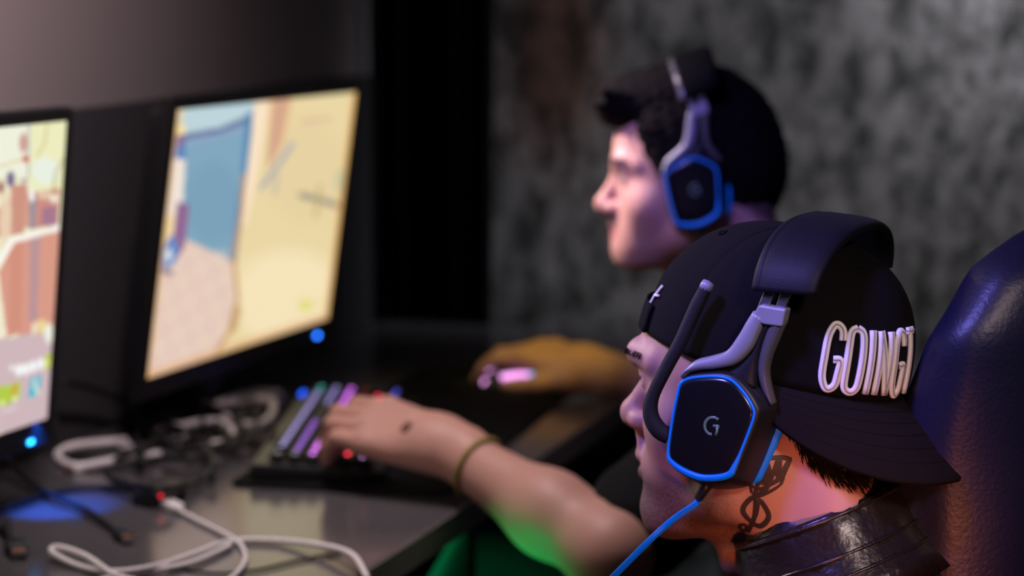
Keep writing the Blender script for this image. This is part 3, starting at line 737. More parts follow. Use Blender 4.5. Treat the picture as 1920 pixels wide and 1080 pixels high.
# ------------------------------------------------------------------ backward cap
CAPM = HF @ T4(-.012, 0, .0406) @ R4('Y', -14.7)
def crown_pt(th, t, off=0.0):
    p = 2.15 + .55 * max(0, -math.cos(th)) ; f = t * PI / 2
    rad = math.cos(f) ** (2 / p); hh = math.sin(f) ** (2 / p)
    a = .1145 if math.cos(th) > 0 else .1175
    seam = abs(((math.degrees(th) + 30) % 60) - 30) * rad
    g = -.0009 * math.exp(-(seam / .9) ** 2)
    k = 1 + (off + g) / .1
    return np.array((a * math.cos(th) * rad * k, .0875 * math.sin(th) * rad * k, .1135 * hh * (1 + (off + g) / .1135)))
def cap():
    R = thing('cap', 'black cap worn backward with raised white lettering above its visor', 'cap', CAPM)
    nt_, ns = 180, 40
    V = [crown_pt(2 * PI * k / nt_, t) for t in np.linspace(0, .985, ns) for k in range(nt_)]; F = []
    op = lambda k, i: False
    for i in range(ns - 1):
        for k in range(nt_):
            th = (2 * PI * (k + .5) / nt_ + PI) % (2 * PI) - PI; h = .1135 * math.sin((i + .5) / (ns - 1) * .985 * PI / 2)
            if (th / math.radians(24)) ** 2 + ((h - .018) / .030) ** 2 < 1 and h > .016 or (abs(th) < math.radians(24) and h <= .018 and False): continue
            l = (k + 1) % nt_; F.append((i * nt_ + k, i * nt_ + l, (i + 1) * nt_ + l, (i + 1) * nt_ + k))
    o = local('crown', V, F, M['cap_cloth'], R); md = o.modifiers.new('t', 'SOLIDIFY'); md.thickness = .0018; md.offset = -1
    # adjustment strap across the opening, its white stitched mark, the button, eyelets, sweatband
    rows = [[crown_pt(th, t, .0012) for t in np.linspace(.0, .12, 5)] for th in np.linspace(math.radians(-34), math.radians(34), 24)]
    V, F = loft(rows, False, False); st = local('strap', V, F, M['cap_cloth'], R); md = st.modifiers.new('t', 'SOLIDIFY'); md.thickness = .0022
    for th0 in range(-28, 29, 8):
        pts = [crown_pt(math.radians(th0) + .02 * math.cos(a), .055 + .018 * math.sin(a), .0022) for a in np.linspace(0, 2 * PI, 10, endpoint=False)]
        local('strap_hole', *tube(pts, .0006, 5, True), M['cap_cloth'], st)
    local('button', *xf(lathe([(.0085, 0), (.0088, .003), (.006, .006), (.0001, .007)], 18), T4(*crown_pt(PI / 2, .999))), M['cap_cloth'], R)
    for k in range(6):
        c = crown_pt(math.radians(30 + 60 * k), .62, .0004); n = nrm(c * np.array((1, 1.4, 1)))
        x = nrm(np.cross(n, (0, 0, 1))); y = np.cross(n, x)
        local('eyelet', *xf(tube([(.0036 * math.cos(a), .0036 * math.sin(a), 0) for a in np.linspace(0, 2 * PI, 14, endpoint=False)], .0009, 6, True), frame(c, x, y, n)), M['cap_cloth'], R)
    rows = [[crown_pt(2 * PI * k / 90, .0, -.003) + np.array((0, 0, dz)) for dz in (-.001, .012, .026)] for k in range(91)]
    local('sweatband', *loft(rows, False, False), M['cap_cloth'], R)
    # visor
    ns, nt2 = 61, 16; V = []; F = []
    for side in (0, 1):
        for i in range(ns):
            s = -1 + 2 * i / (ns - 1); th = PI + s * math.radians(83); a = crown_pt(th, 0, -.0005)
            psi = s * PI / 2; oy = -.089 * math.sin(psi); ox = -.018 - .062 * 1 - .108 * max(0, math.cos(psi)) ** .75 + .062 * (1 - max(0, math.cos(psi)) ** .5)
            b = np.array((ox, oy, 0))
            for j in range(nt2):
                t = j / (nt2 - 1); q = a + (b - a) * t; d = np.linalg.norm((b - a) * t)
                q[2] = -d * math.tan(math.radians(VIS_TILT)) - 1.6 * (abs(q[1]) ** 2) * t + .003 * math.sin(PI * t) - (.0042 if side else 0) * (1 - .25 * t)
                q[:2] = a[:2] + (q[:2] - a[:2]) * math.cos(math.radians(VIS_TILT)) ** .5
                V.append(q)
    N = ns * nt2; ix = lambda sd, i, j: sd * N + i * nt2 + j
    for i in range(ns - 1):
        for j in range(nt2 - 1):
            F.append((ix(0, i, j), ix(0, i, j + 1), ix(0, i + 1, j + 1), ix(0, i + 1, j)))
            F.append((ix(1, i, j), ix(1, i + 1, j), ix(1, i + 1, j + 1), ix(1, i, j + 1)))
        F.append((ix(0, i, nt2 - 1), ix(1, i, nt2 - 1), ix(1, i + 1, nt2 - 1), ix(0, i + 1, nt2 - 1)))
        F.append((ix(0, i + 1, 0), ix(1, i + 1, 0), ix(1, i, 0), ix(0, i, 0)))
    v = local('visor', V, F, M['cap_visor'], R)
    for q in range(1, 6):
        tt = q * 2.4
        j0 = int(tt); fr = tt - j0
        pts = [np.array(V[ix(0, i, j0)]) * (1 - fr) + np.array(V[ix(0, i, j0 + 1)]) * fr + (0, 0, .0004) for i in range(3, ns - 3)]
        local('stitch_line', *tube(pts, .0002, 5), M['cap_visor'], v)
    # raised letters: polylines in (u to the right as read, v up), one letter each
    G = [(.95, .78), (.9, .93), (.62, 1), (.35, .97), (.1, .8), (.05, .5), (.1, .2), (.35, .03), (.62, 0), (.9, .08), (.95, .25), (.95, .47), (.55, .47)]
    O = [(.5, 1), (.85, .94), (.95, .75), (.95, .25), (.85, .06), (.5, 0), (.15, .06), (.05, .25), (.05, .75), (.15, .94)]
    glyph = [('G', [G], 0, 1), ('O', [O + O[:1]], 0, 1), ('I', [[(.5, 0), (.5, 1)]], 0, .45), ('N', [[(.08, 0), (.08, 1)], [(.08, 1), (.92, 0)], [(.92, 0), (.92, 1)]], 0, 1), ('G', [G], 0, 1), ('T', [[(0, 1), (1, 1)], [(.5, 1), (.5, 0)]], 0, 1)]
    u = LET_U0
    for nm, strokes, _, wd in glyph:
        L = bpy.data.objects.new('letter', bpy.data.meshes.new('letter')); mb = MB(); mg = MB()
        for P in strokes:
            P = np.array(P, float)
            P = catmull(P, 5) if len(P) > 4 else np.concatenate([np.linspace(P[i], P[i + 1], 10) for i in range(len(P) - 1)])
            for tgt, hw, off in ((mb, .0031, .0026), (mg, .0007, .0034)):
                pts = []; 
                for a, c in P:
                    pts.append(let_pt(u + a * wd * LET_W, LET_V0 + c * LET_H, 0))
                pts = np.array(pts); nn = np.array([let_n(u + a * wd * LET_W, LET_V0 + c * LET_H) for a, c in P])
                T = np.gradient(pts, axis=0); rings = []
                for i in range(len(pts)):
                    sd = nrm(np.cross(T[i], nn[i])); e = nn[i]
                    rings.append([pts[i] + sd * hw, pts[i] + sd * hw + e * off * .75, pts[i] + sd * hw * .6 + e * off, pts[i] - sd * hw * .6 + e * off, pts[i] - sd * hw + e * off * .75, pts[i] - sd * hw])
                tgt.add(*loft(rings))
        o = local('letter', *mb.out(), M['thread'], R); g = local('letter_inlay', *mg.out(), M['thread_grey'], o)
        u += wd * LET_W + LET_GAP
    # small white stitched mark over the temple
    for P in ([(0, 0), (.3, .45), (.75, 1)], [(.35, .62), (.9, .70)], [(0, 0), (.05, .25)]):
        pts = [crown_pt(math.radians(26 + 10 * a), .06 + .16 * c, .0016) for a, c in catmull(np.array(P, float), 4)]
        local('stitched_mark', *tube(pts, .0012, 6), M['thread'], st)
    return R
VIS_TILT = 33; LET_W = .0152; LET_GAP = .0050; LET_H = .051; LET_U0 = -.110; LET_V0 = .006
def let_pt(u, v, off):
    th = PI + u / .112; h = min(max(v / .1135, 0), .98); p = 2.15 + .55 * max(0, -math.cos(th)); t = math.asin(h ** (p / 2)) / (PI / 2)
    return crown_pt(th, t, off)
def let_n(u, v):
    a = let_pt(u + .002, v, 0) - let_pt(u - .002, v, 0); b = let_pt(u, v + .002, 0) - let_pt(u, v - .002, 0)
    n = np.cross(a, b); n = nrm(n); c = let_pt(u, v, 0)
    return n if n @ (c * (1, 1, 0)) > 0 else -n
cap()

# ------------------------------------------------------------------ headsets
RING = [(.0246, .0355), (.0027, .0401), (-.0149, .0386), (-.0268, .0284), (-.0343, .0167), (-.0350, .0090), (-.0282, -.0088), (-.0181, -.0312), (-.0115, -.0395), (.0079, -.0426), (.024, -.0388), (.0361, -.0316), (.0392, -.0245), (.0362, -.0034), (.0308, .0208)]
def headset(name, label, Mx, g=1.0, mic=True, cable=None, band='pad_leather'):
    R = thing(name, label, 'headset', Mx, )
    out0 = catmull(np.array(RING), 5, True); c0 = np.array((.001, -.002)); N = len(out0)
    def outline(k, dx=0, dz=0): return [(c0[0] + (x - c0[0]) * k + dx, c0[1] + (z - c0[1]) * k + dz) for x, z in out0]
    def O3(pts, y, s): return [np.array((x, s * y, z)) * g for x, z in pts]
    for s in (1, -1):
        sd = R
        prof = [(.1055, .955), (.1062, 1.0), (.1062, 1.045), (.1035, 1.085), (.0965, 1.16), (.088, 1.23), (.0815, 1.285), (.0795, 1.285), (.0785, 1.2)]
        cup = local('ear_cup', *loft([O3(outline(k, -.004 * (k - 1) / .3, -.003 * (k - 1) / .3), y, s) for y, k in prof]), M['black_plastic'], R)
        V, F = loft([O3(outline(k), y, s) for y, k in ((.1056, .985), (.1072, .965), (.1080, .90), (.1085, .6), (.1087, .2))])
        local('face_plate', V, F, M['black_gloss'], cup)
        pts = O3(outline(1.0), .1068, s); rr = [(.0013 + .0017 * max(0, min(1, (-z - .022) / .016)) ) * g for x, z in outline(1.0)]
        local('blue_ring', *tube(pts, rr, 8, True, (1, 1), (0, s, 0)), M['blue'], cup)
        # the glued-on emblem
        G = [(.0056, .0056), (.0020, .0072), (-.0028, .0062), (-.0060, .0020), (-.0058, -.0030), (-.0030, -.0062), (-.0004, -.0066)]
        mb = MB(); 
        for P in (catmull(np.array(G), 5), np.array([(.0008, .0004), (.0054, .0004), (.0054, -.0010)]), np.array([(.0046, .0002), (.0040, -.0040), (.0028, -.0074)])):
            mb.add(*tube([np.array(((-x if 1 else x), .1087 * s, z)) * g for x, z in P], .00125 * g, 6, False, (1, .5), (0, s, 0)))
        local('emblem', *mb.out(), M['logo'], cup)
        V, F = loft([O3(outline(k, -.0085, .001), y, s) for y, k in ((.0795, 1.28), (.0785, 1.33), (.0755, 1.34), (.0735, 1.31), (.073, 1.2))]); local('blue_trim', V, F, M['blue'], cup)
        V, F = loft([O3(outline(k, -.007, .0), y, s) for y, k in ((.0738, 1.27), (.072, 1.31), (.067, 1.31), (.062, 1.28), (.0605, 1.15), (.061, .85), (.066, .75))]); local('ear_cushion', V, F, M['pad_leather'], R)
        # yoke: front arm, core, rear arm
        Uo = catmull(np.array([(.0285, .0395), (.0245, .0455), (.0150, .0525), (.0019, .0562), (-.0111, .0610), (-.0209, .0731), (-.0275, .0838), (-.0335, .0930)]), 5)
        Lo = catmull(np.array([(.0260, .0370), (.0205, .0415), (.0110, .0440), (-.0020, .0455), (-.0190, .0500), (-.0310, .0610), (-.0375, .0725), (-.0440, .0870)]), 5)
        def strip(U, L, y0, y1, b=.0022):
            rings = []
            for (ux, uz), (lx, lz), t in zip(U, L, np.linspace(0, 1, len(U))):
                y = y0 + (y1 - y0) * t; d = np.array((lx - ux, lz - uz)); d = d / (np.linalg.norm(d) + 1e-9)
                a = np.array((ux, uz)); c = np.array((lx, lz)); sec = [(a + d * b, y), (a + d * .0004, y - b), (a, y - .006), (a + d * b, y - .0125), (c - d * b, y - .0125), (c, y - .006), (c - d * .0004, y - b), (c - d * b, y + .0004), ((a + c) / 2, y + .0016)]
                rings.append([np.array((p[0], s * yy, p[1])) * g for p, yy in sec])
            return loft(rings)
        local('yoke_front_arm', *strip(Uo, Lo, .1065, .1035), M['headset_plastic'], R)
        Ra = catmull(np.array([(-.0490, .0870), (-.0415, .0720), (-.0362, .0550), (-.0345, .0430), (-.0375, .0290), (-.0440, .0160)]), 5)
        Rb = catmull(np.array([(-.0610, .0850), (-.0540, .0700), (-.0475, .0560), (-.0445, .0430), (-.0460, .0300), (-.0485, .0185)]), 5)
        local('yoke_rear_arm', *strip(Ra, Rb, .1015, .0960), M['headset_rear'], R)
        Ca = np.array([(-.0435, .0870), (-.0370, .0725), (-.0300, .0600), (-.0190, .0500), (-.0100, .0440)]); Cb = np.array([(-.0500, .0865), (-.0430, .0710), (-.0375, .0550), (-.0355, .0430), (-.0340, .0300)])
        local('yoke_core', *strip(catmull(Ca, 5), catmull(Cb, 5), .1005, .1005), M['black_plastic'], R)
        # slider housing and two metal bars
        hs = [(-.0318, .0868), (-.0400, .0985), (-.0625, .0955), (-.0590, .0815), (-.044, .083)]
        V, F = loft([[np.array((x, s * y, z)) * g for x, z in hs] for y in (.0905, .1040)]); h = local('slider_housing', V, F, M['headset_plastic'], R, False)
        md = h.modifiers.new('b', 'BEVEL'); md.width = .0015; md.segments = 2
        for a, b in (((-.0400, .0930), (-.0480, .1110)), ((-.0545, .0920), (-.0615, .1100))):
            d = nrm(np.array((b[0] - a[0], 0, b[1] - a[1]))); m_ = np.array(((a[0] + b[0]) / 2, s * .0975, (a[1] + b[1]) / 2)) * g
            V, F = xf(bevel_box(.0085 * g, .0035 * g, .026 * g, (0, 0, 0), .0012 * g), frame(m_, np.cross((0, s * 1., 0), d) * s, (0, 1, 0), d)); local('slider_bar', V, F, M['grey_metal'], R)
    # padded headband
    rings = []
    for a in np.linspace(math.radians(3), math.radians(177), 46):
        ca, sa = math.cos(a), math.sin(a); tp = 1 + .10 * sa
        c = np.array((-.0600 - .0085 * sa, .0985 * (abs(ca) ** .80) * np.sign(ca), .1045 + .0485 * sa ** .9)); o = nrm(np.array((-.16 * sa, ca * .55 if abs(ca) < .96 else ca, sa)))
        xax = nrm(np.array((1, 0, .05 + .16 * sa * .5))); o = nrm(o - (o @ xax) * xax); sec = []
        for k in range(20):
            t = 2 * PI * k / 20; ct, st = math.cos(t), math.sin(t)
            sec.append((c + xax * .0265 * tp * np.sign(ct) * abs(ct) ** .55 + o * (.0072 * np.sign(st) * abs(st) ** .8 + (.0022 if st < 0 else 0) * 0)) * g)
        rings.append(sec)
    hb = local('headband', *loft(rings), M[band], R)
    local('front_trim', *tube([(np.array(r_[0]) * .92 + np.array(r_[10]) * .08) for r_ in rings], .0062 * g, 8), M['headset_rear' if not mic else band], hb)  # paler edge on the far band stands in for violet light it catches
    if mic:
        P = catmull(np.array([(.0415, .098, -.0120), (.0500, .1005, -.0065), (.0562, .1010, .0050), (.0545, .1005, .0205), (.0425, .0985, .0444), (.0300, .0965, .0666), (.0180, .094, .0925), (.0085, .092, .1113)]), 6) * g
        r = np.interp(np.linspace(0, 1, len(P)), [0, .2, .45, .9, 1], [.0072, .0072, .0056, .0060, .0052]) * g
        b = local('microphone_boom', *tube(P, r, 12, False, (1.0, 1), (0, 1, 0)), M['black_matte'], R)
        tp = P[-1]; d = nrm(P[-1] - P[-4]); x = nrm(np.cross(d, (0, 1, 0)))
        local('microphone_tip', *xf(lathe([(.0052, -.004), (.0056, .0), (.0048, .0035), (.0001, .0045)], 14), frame(tp, x, np.cross(d, x), d)), M['headset_plastic'], b)
    pr = [(.0001, .002), (.0052, .001), (.0048, -.006), (.0036, -.016), (.0026, -.0175)]
    local('cable_grommet', *xf(lathe(pr[::-1], 12), T4(*(np.array((.0125, .089, -.0505)) * g)) @ R4('Y', -32)), M['black_plastic'], R)
    if cable is not None:
        Minv = np.linalg.inv(Mx); c = [np.array((.0205, .089, -.0635)) * g, np.array((.0245, .089, -.0695)) * g] + [(Minv @ np.append(p, 1))[:3] for p in cable]
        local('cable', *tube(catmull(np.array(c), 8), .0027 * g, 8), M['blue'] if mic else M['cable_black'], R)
    return R
headset('headset', 'black headset with blue rings and raised microphone worn over the cap', HF, 1.0, True,
        [at(1262, 974, 1.915), at(1215, 1016, 1.90), at(1155, 1076, 1.88), at(1090, 1140, 1.86), at(1020, 1190, 1.90), on(960, 1230, .744)])
headset('headset', 'out-of-focus black headset with blue ring worn over bare dark hair', HB @ R4('Y', 22), .925, False,
        [l2w(HB, (.03, .11, -.12)), l2w(HB, (.02, .13, -.2)), l2w(HB, (.06, .10, -.34)), l2w(HB, (.10, .05, -.45))], 'pad_dark')

# ------------------------------------------------------------------ desk
def along(s, off=0, z=0):                                            # s along the row from E0, off metres in from the front edge
    return E0 + DV * s - NV * off + np.array((0, 0, z))
DEPTH = float((E0 - WALLP) @ NV) - .015
def desk():
    R = thing('desk', 'long grey laminate desk with a thick pale edge along the partition', 'desk', frame(along(.3, .35, 0), NV, DV, (0, 0, 1)))
    fr = frame(along(.20, DEPTH / 2, DESK - .016), NV, DV, (0, 0, 1))
    mesh_obj('desktop', *xf(bevel_box(DEPTH - .003, 2.9, .032, (-.0015, 0, 0), .002), fr), M['desk'], R, False)
    mesh_obj('edge_band', *xf(bevel_box(.003, 2.9, .031, (DEPTH / 2 - .0012, 0, 0), .001), fr), M['desk_edge'], R, False)
    for s in (-1.15, .55, 1.58):
        mesh_obj('panel_leg', *xf(bevel_box(DEPTH - .10, .03, .706, (0, 0, 0), .002), frame(along(s, DEPTH / 2 + .02, .354), NV, DV, (0, 0, 1))), M['wood'], R, False)
    mesh_obj('modesty_panel', *xf(bevel_box(.018, 2.8, .35, (0, 0, 0), .002), frame(along(.2, DEPTH - .03, .53), NV, DV, (0, 0, 1))), M['wood'], R, False)
desk()

# ------------------------------------------------------------------ monitors with a game picture on their screens
S_R = np.array([.3014, .9534, -.0129]); S_U = np.array([.1347, -.0292, .9905]); S_R = nrm(S_R); S_U = nrm(S_U - (S_U @ S_R) * S_R); S_N = np.cross(S_R, S_U)
def srgb(c): c = np.asarray(c, float) / 255; return np.where(c < .04045, c / 12.92, ((c + .055) / 1.055) ** 2.4)
class Art:                                                            # flat picture for a screen, painted over grid points
    def __init__(s, X, Y, base): s.X, s.Y = X, Y; s.C = np.tile(srgb(base), (len(X), 1))
    def mixin(s, m, c): m = np.clip(m, 0, 1)[:, None]; s.C = s.C * (1 - m) + srgb(c) * m
    def poly(s, P, c, a=1.0):
        n = len(P); ins = np.zeros(len(s.X), bool)
        for i in range(n):
            x0, y0 = P[i]; x1, y1 = P[(i + 1) % n]
            if y0 == y1: continue
            k = ((y0 > s.Y) != (y1 > s.Y)) & (s.X < (x1 - x0) * (s.Y - y0) / (y1 - y0) + x0); ins ^= k
        s.mixin(ins * a, c)
    def line(s, P, wd, c, a=1.0):
        d = np.full(len(s.X), 1e9)
        for (x0, y0), (x1, y1) in zip(P[:-1], P[1:]):
            dx, dy = x1 - x0, y1 - y0; t = np.clip(((s.X - x0) * dx + (s.Y - y0) * dy) / (dx * dx + dy * dy), 0, 1)
            d = np.minimum(d, np.hypot(s.X - x0 - t * dx, s.Y - y0 - t * dy))
        s.mixin(np.clip((wd / 2 + 1.5 - d) / 3, 0, 1) * a, c)
    def blob(s, x, y, rx, ry, c, a=1.0): s.mixin(np.clip((1 - np.hypot((s.X - x) / rx, (s.Y - y) / ry)) * 3, 0, 1) * a, c)
def art_right(X, Y, U, V):
    A = Art(X, Y, (240, 216, 168))
    A.poly([(560, 150), (690, 150), (620, 640), (430, 660), (470, 300)], (234, 214, 164)); A.blob(540, 560, 130, 110, (248, 230, 190), .8); A.blob(575, 320, 90, 120, (228, 206, 160), .6)
    A.poly([(320, 190), (478, 190), (470, 300), (440, 492), (346, 448), (340, 300)], (128, 166, 190)); A.blob(400, 380, 60, 90, (118, 158, 182), .7)
    A.poly([(320, 190), (478, 190), (470, 226), (352, 252), (330, 260)], (188, 212, 218))
    A.line([(350, 255), (410, 246), (466, 222)], 11, (104, 118, 158)); A.line([(356, 268), (466, 240)], 8, (150, 165, 200), .7)
    A.line([(468, 215), (458, 330), (438, 488)], 12, (74, 130, 176), .9)
    A.poly([(318, 205), (346, 205), (342, 240), (330, 240)], (220, 215, 190)); A.poly([(320, 238), (348, 236), (347, 252), (320, 254)], (246, 226, 160))
    A.poly([(318, 254), (347, 252), (346, 300), (316, 300)], (128, 108, 156)); A.poly([(318, 276), (347, 274), (347, 298), (316, 300)], (88, 130, 188))
    A.poly([(310, 300), (348, 298), (342, 388), (300, 420)], (240, 226, 214))
    A.poly([(270, 500), (346, 450), (436, 490), (446, 560), (412, 660), (260, 730)], (228, 200, 186))
    ch = ((np.floor((X + .35 * Y) / 27) + np.floor((Y - .30 * X) / 34)) % 2) * ((Y > 470) & (X < 440 - .0 * Y)) * (A.C[:, 2] > .3)
    A.mixin(ch * .35, (236, 218, 192))
    A.poly([(333, 378), (356, 384), (346, 462), (326, 496), (322, 470)], (146, 104, 146)); A.poly([(300, 470), (322, 440), (336, 462), (330, 492), (306, 506)], (104, 140, 196)); A.blob(316, 478, 8, 14, (214, 226, 236)); A.line([(300, 508), (322, 512)], 7, (96, 88, 120))
    A.poly([(478, 190), (504, 190), (484, 320), (462, 420), (452, 420), (466, 300)], (250, 226, 196))
    A.poly([(508, 188), (548, 182), (530, 270), (500, 320)], (222, 168, 132), .85); A.poly([(520, 188), (536, 185), (512, 300), (502, 310)], (188, 150, 140), .5)
    A.line([(548, 270), (515, 318), (490, 352)], 9, (158, 162, 178), .85); A.line([(520, 330), (514, 362)], 8, (178, 176, 170), .7)
    A.line([(457, 330), (452, 400), (438, 480), (446, 560), (430, 622), (406, 660)], 8, (196, 146, 88), .85); A.line([(448, 580), (438, 618)], 12, (180, 130, 70), .6)
    A.line([(565, 366), (604, 376), (642, 388)], 12, (146, 142, 128), .9); A.line([(600, 348), (592, 406)], 7, (190, 168, 112), .8); A.blob(640, 340, 14, 26, (168, 196, 168), .7)
    A.line([(568, 228), (622, 222)], 6, (214, 172, 148), .8); A.blob(572, 572, 14, 14, (222, 220, 110), .9); A.line([(585, 570), (604, 566)], 5, (226, 214, 150))
    e = np.clip((U - .968) / .018, 0, 1); A.mixin(e * .85, (232, 172, 84)); e = np.clip((.040 - V) / .024, 0, 1); A.mixin(e * .7, (226, 172, 120)); e = np.clip((.022 - U) / .014, 0, 1); A.mixin(e * .7, (232, 180, 110))
    return A.C
def art_left(X, Y, U, V):
    A = Art(X, Y, (236, 236, 204))
    A.poly([(-400, 180), (60, 200), (55, 330), (-400, 330)], (238, 240, 220)); A.poly([(58, 190), (140, 190), (112, 400), (56, 345)], (236, 236, 190)); A.blob(85, 320, 30, 30, (232, 240, 226))
    A.line([(54, 228), (53, 330)], 4, (170, 160, 160), .8); A.blob(44, 268, 10, 22, (206, 160, 150)); A.blob(48, 298, 8, 8, (206, 84, 76)); A.blob(20, 336, 10, 18, (126, 104, 146)); A.blob(45, 338, 9, 5, (160, 150, 160)); A.blob(2, 352, 8, 16, (170, 120, 110))
    A.line([(88, 235), (84, 268), (70, 292)], 4, (200, 180, 110), .7); A.line([(118, 300), (104, 325), (100, 365)], 4, (176, 160, 110), .8); A.line([(0, 312), (38, 300)], 4, (216, 196, 130), .8)
    A.poly([(-300, 420), (0, 390), (26, 358), (50, 344), (56, 378), (60, 420), (30, 440), (-300, 480)], (214, 164, 142)); A.poly([(20, 350), (50, 346), (46, 440), (24, 440)], (206, 148, 130)); A.poly([(0, 360), (22, 356), (20, 440), (0, 470)], (236, 214, 184), .8)
    A.poly([(52, 365), (114, 352), (108, 424), (54, 432)], (204, 140, 128)); A.poly([(55, 372), (70, 372), (66, 430), (56, 430)], (158, 146, 156)); A.poly([(80, 392), (106, 384), (106, 420), (76, 424)], (166, 120, 142))
    A.blob(60, 368, 6, 12, (246, 246, 246)); A.blob(78, 366, 5, 10, (238, 224, 190)); A.blob(90, 366, 5, 10, (238, 224, 190)); A.blob(102, 372, 8, 10, (244, 240, 220))
    A.poly([(-300, 520), (0, 505), (30, 448), (112, 430), (104, 600), (100, 624), (-300, 650)], (216, 154, 134)); A.poly([(56, 445), (76, 440), (70, 600), (54, 606)], (178, 146, 156), .8); A.poly([(20, 470), (44, 452), (40, 620), (16, 624)], (206, 140, 120), .7)
    A.line([(-30, 520), (0, 488), (24, 450), (70, 438), (112, 426)], 11, (250, 246, 236)); A.poly([(-300, 530), (-4, 500), (14, 640), (-300, 660)], (240, 232, 206))
    A.poly([(-400, 655), (0, 636), (120, 616), (120, 800), (-400, 860)], (206, 182, 186)); A.blob(78, 612, 12, 16, (236, 214, 150)); A.blob(92, 625, 10, 22, (238, 240, 226)); A.blob(64, 616, 5, 14, (240, 230, 210))
    for x, y, r in ((22, 690, 4), (35, 694, 8), (48, 692, 8), (62, 687, 8), (77, 682, 8)): A.blob(x, y, r, r * 1.6, (248, 250, 250))
    A.poly([(83, 668), (99, 662), (97, 688), (82, 692)], (196, 206, 74)); A.blob(90, 681, 5, 7, (226, 232, 150))
    A.poly([(-60, 738), (0, 724), (38, 714), (36, 748), (0, 762), (-60, 780)], (178, 204, 70)); A.line([(30, 722), (24, 740)], 5, (226, 130, 50)); A.blob(28, 748, 6, 7, (226, 240, 170)); A.blob(4, 756, 7, 7, (216, 236, 150))
    A.poly([(57, 710), (78, 703), (73, 738), (53, 745)], (34, 184, 210)); A.line([(66, 712), (66, 728), (72, 738)], 5, (244, 240, 214)); A.line([(2, 772), (30, 765)], 3, (240, 225, 230), .7)
    return A.C
def monitor(label, TL, art, group_first, S_U=S_U, S_N=S_N):
    c = TL + S_R * .299 - S_U * .168; fr = frame(c, S_R, S_U, S_N); base = c - S_N * .085; base[2] = DESK
    R = thing('monitor', label, 'monitor', T4(*base))
    W2, T_, B_ = .299 + .0155, .168 + .0150, .168 + .0300
    mb = MB(); ys = (-B_, T_); V, F = bevel_box(2 * W2, T_ + B_, .016, (0, (T_ - B_) / 2, -.0085), .004, 3)
    mesh_obj('front_frame', *xf((V, F), fr), M['bezel'], R, False)
    lip = .0022
    for nm, a in (('bezel_strip', (0, .168 + .0068, 2 * W2 - .006, .0126)), ('bezel_strip', (0, -.168 - .0142, 2 * W2 - .006, .0274)), ('bezel_strip', (.299 + .0071, 0, .0132, .336)), ('bezel_strip', (-.299 - .0071, 0, .0132, .336))):
        mesh_obj(nm, *xf(bevel_box(a[2], a[3], .003, (a[0], a[1], -.0002), .0008), fr), M['bezel'], R, False)
    r = []
    for z, k, dy in ((-.016, .975, 0), (-.040, .93, 0), (-.066, .72, -.01), (-.074, .55, -.012)):
        w_, h_ = W2 * (k if k > .9 else k), (T_ + B_) / 2 * k * .97; cy = (T_ - B_) / 2 + dy
        r.append([(x, y + cy, z) for x, y in [(-w_ + .01, -h_), (w_ - .01, -h_), (w_, -h_ + .01), (w_, h_ - .01), (w_ - .01, h_), (-w_ + .01, h_), (-w_, h_ - .01), (-w_, -h_ + .01)]])
    mesh_obj('back_housing', *xf(loft(r[::-1]), fr), M['black_plastic'], R, False)
    nx, ny = 220, 124
    u, v = np.meshgrid(np.linspace(0, 1, nx + 1), np.linspace(0, 1, ny + 1)); u = u.ravel(); v = v.ravel()
    L = np.stack([(u - .5) * .598, (v - .5) * .336, np.full_like(u, .0004)], 1); P = l2w(fr, L)
    d = (P - CAMP) @ FW; X = 960 + FPX * ((P - CAMP) @ RT) / d; Y = 540 - FPX * ((P - CAMP) @ UPV) / d
    i = (np.arange(ny)[:, None] * (nx + 1) + np.arange(nx)[None]).ravel(); Q = np.stack([i, i + 1, i + nx + 2, i + nx + 1], 1)
    o = fast_obj('screen', P, Q, SCREEN, R)
    at_ = o.data.attributes.new('picture', 'FLOAT_COLOR', 'POINT'); at_.data.foreach_set('color', np.concatenate([art(X, Y, u, v), np.ones((len(X), 1))], 1).astype(np.float32).ravel())
    mesh_obj('power_light', *xf(bevel_box(.011, .005, .002, (.262, -.168 - .0205, .0016), .0008), fr), M['led_blue'] if group_first else M['led_cyan'], R, False)
    STAND_BASES.append(base)
    p0 = c - S_N * .070 - S_U * .02; nk = catmull(np.array([p0, p0 - np.array((0, 0, .10)) - NV * .018, np.array((base[0], base[1], DESK + .06)), np.array((base[0], base[1], DESK + .012))]), 8)
    mesh_obj('stand_neck', *tube(nk, .024, 14, False, (1.5, .75), tuple(NV)), M['black_plastic'], R)
    a = [(.135 * math.copysign(abs(math.cos(t)) ** .6, math.cos(t)), .095 * math.copysign(abs(math.sin(t)) ** .6, math.sin(t))) for t in np.linspace(0, 2 * PI, 40, endpoint=False)]
    mesh_obj('stand_base', *xf(loft([[(x * k, y * k, z) for x, y in a] for z, k in ((0, .97), (.002, 1), (.009, .99), (.013, .9))]), frame((*base[:2], DESK), DV, -NV, (0, 0, 1))), M['black_plastic'], R, False)
    return R
STAND_BASES = []
SCREEN = bpy.data.materials.new('lit_screen'); SCREEN.use_nodes = True
_nt = SCREEN.node_tree; _b = _nt.nodes['Principled BSDF']; _a = _nt.nodes.new('ShaderNodeVertexColor'); _a.layer_name = 'picture'
_b.inputs['Base Color'].default_value = (.01, .01, .01, 1); _b.inputs['Roughness'].default_value = .3
_nt.links.new(_a.outputs['Color'], _b.inputs['Emission Color']); _b.inputs['Emission Strength'].default_value = 1.0
MON_TL = np.array([-.4066, 2.9407, 1.1728])
monitor('black monitor whose screen shows a sandy game scene with a blue-grey wall', MON_TL, art_right, True)
U1 = nrm(S_U - .045 * S_N); MON2 = MON_TL - S_R * (.598 + .284)
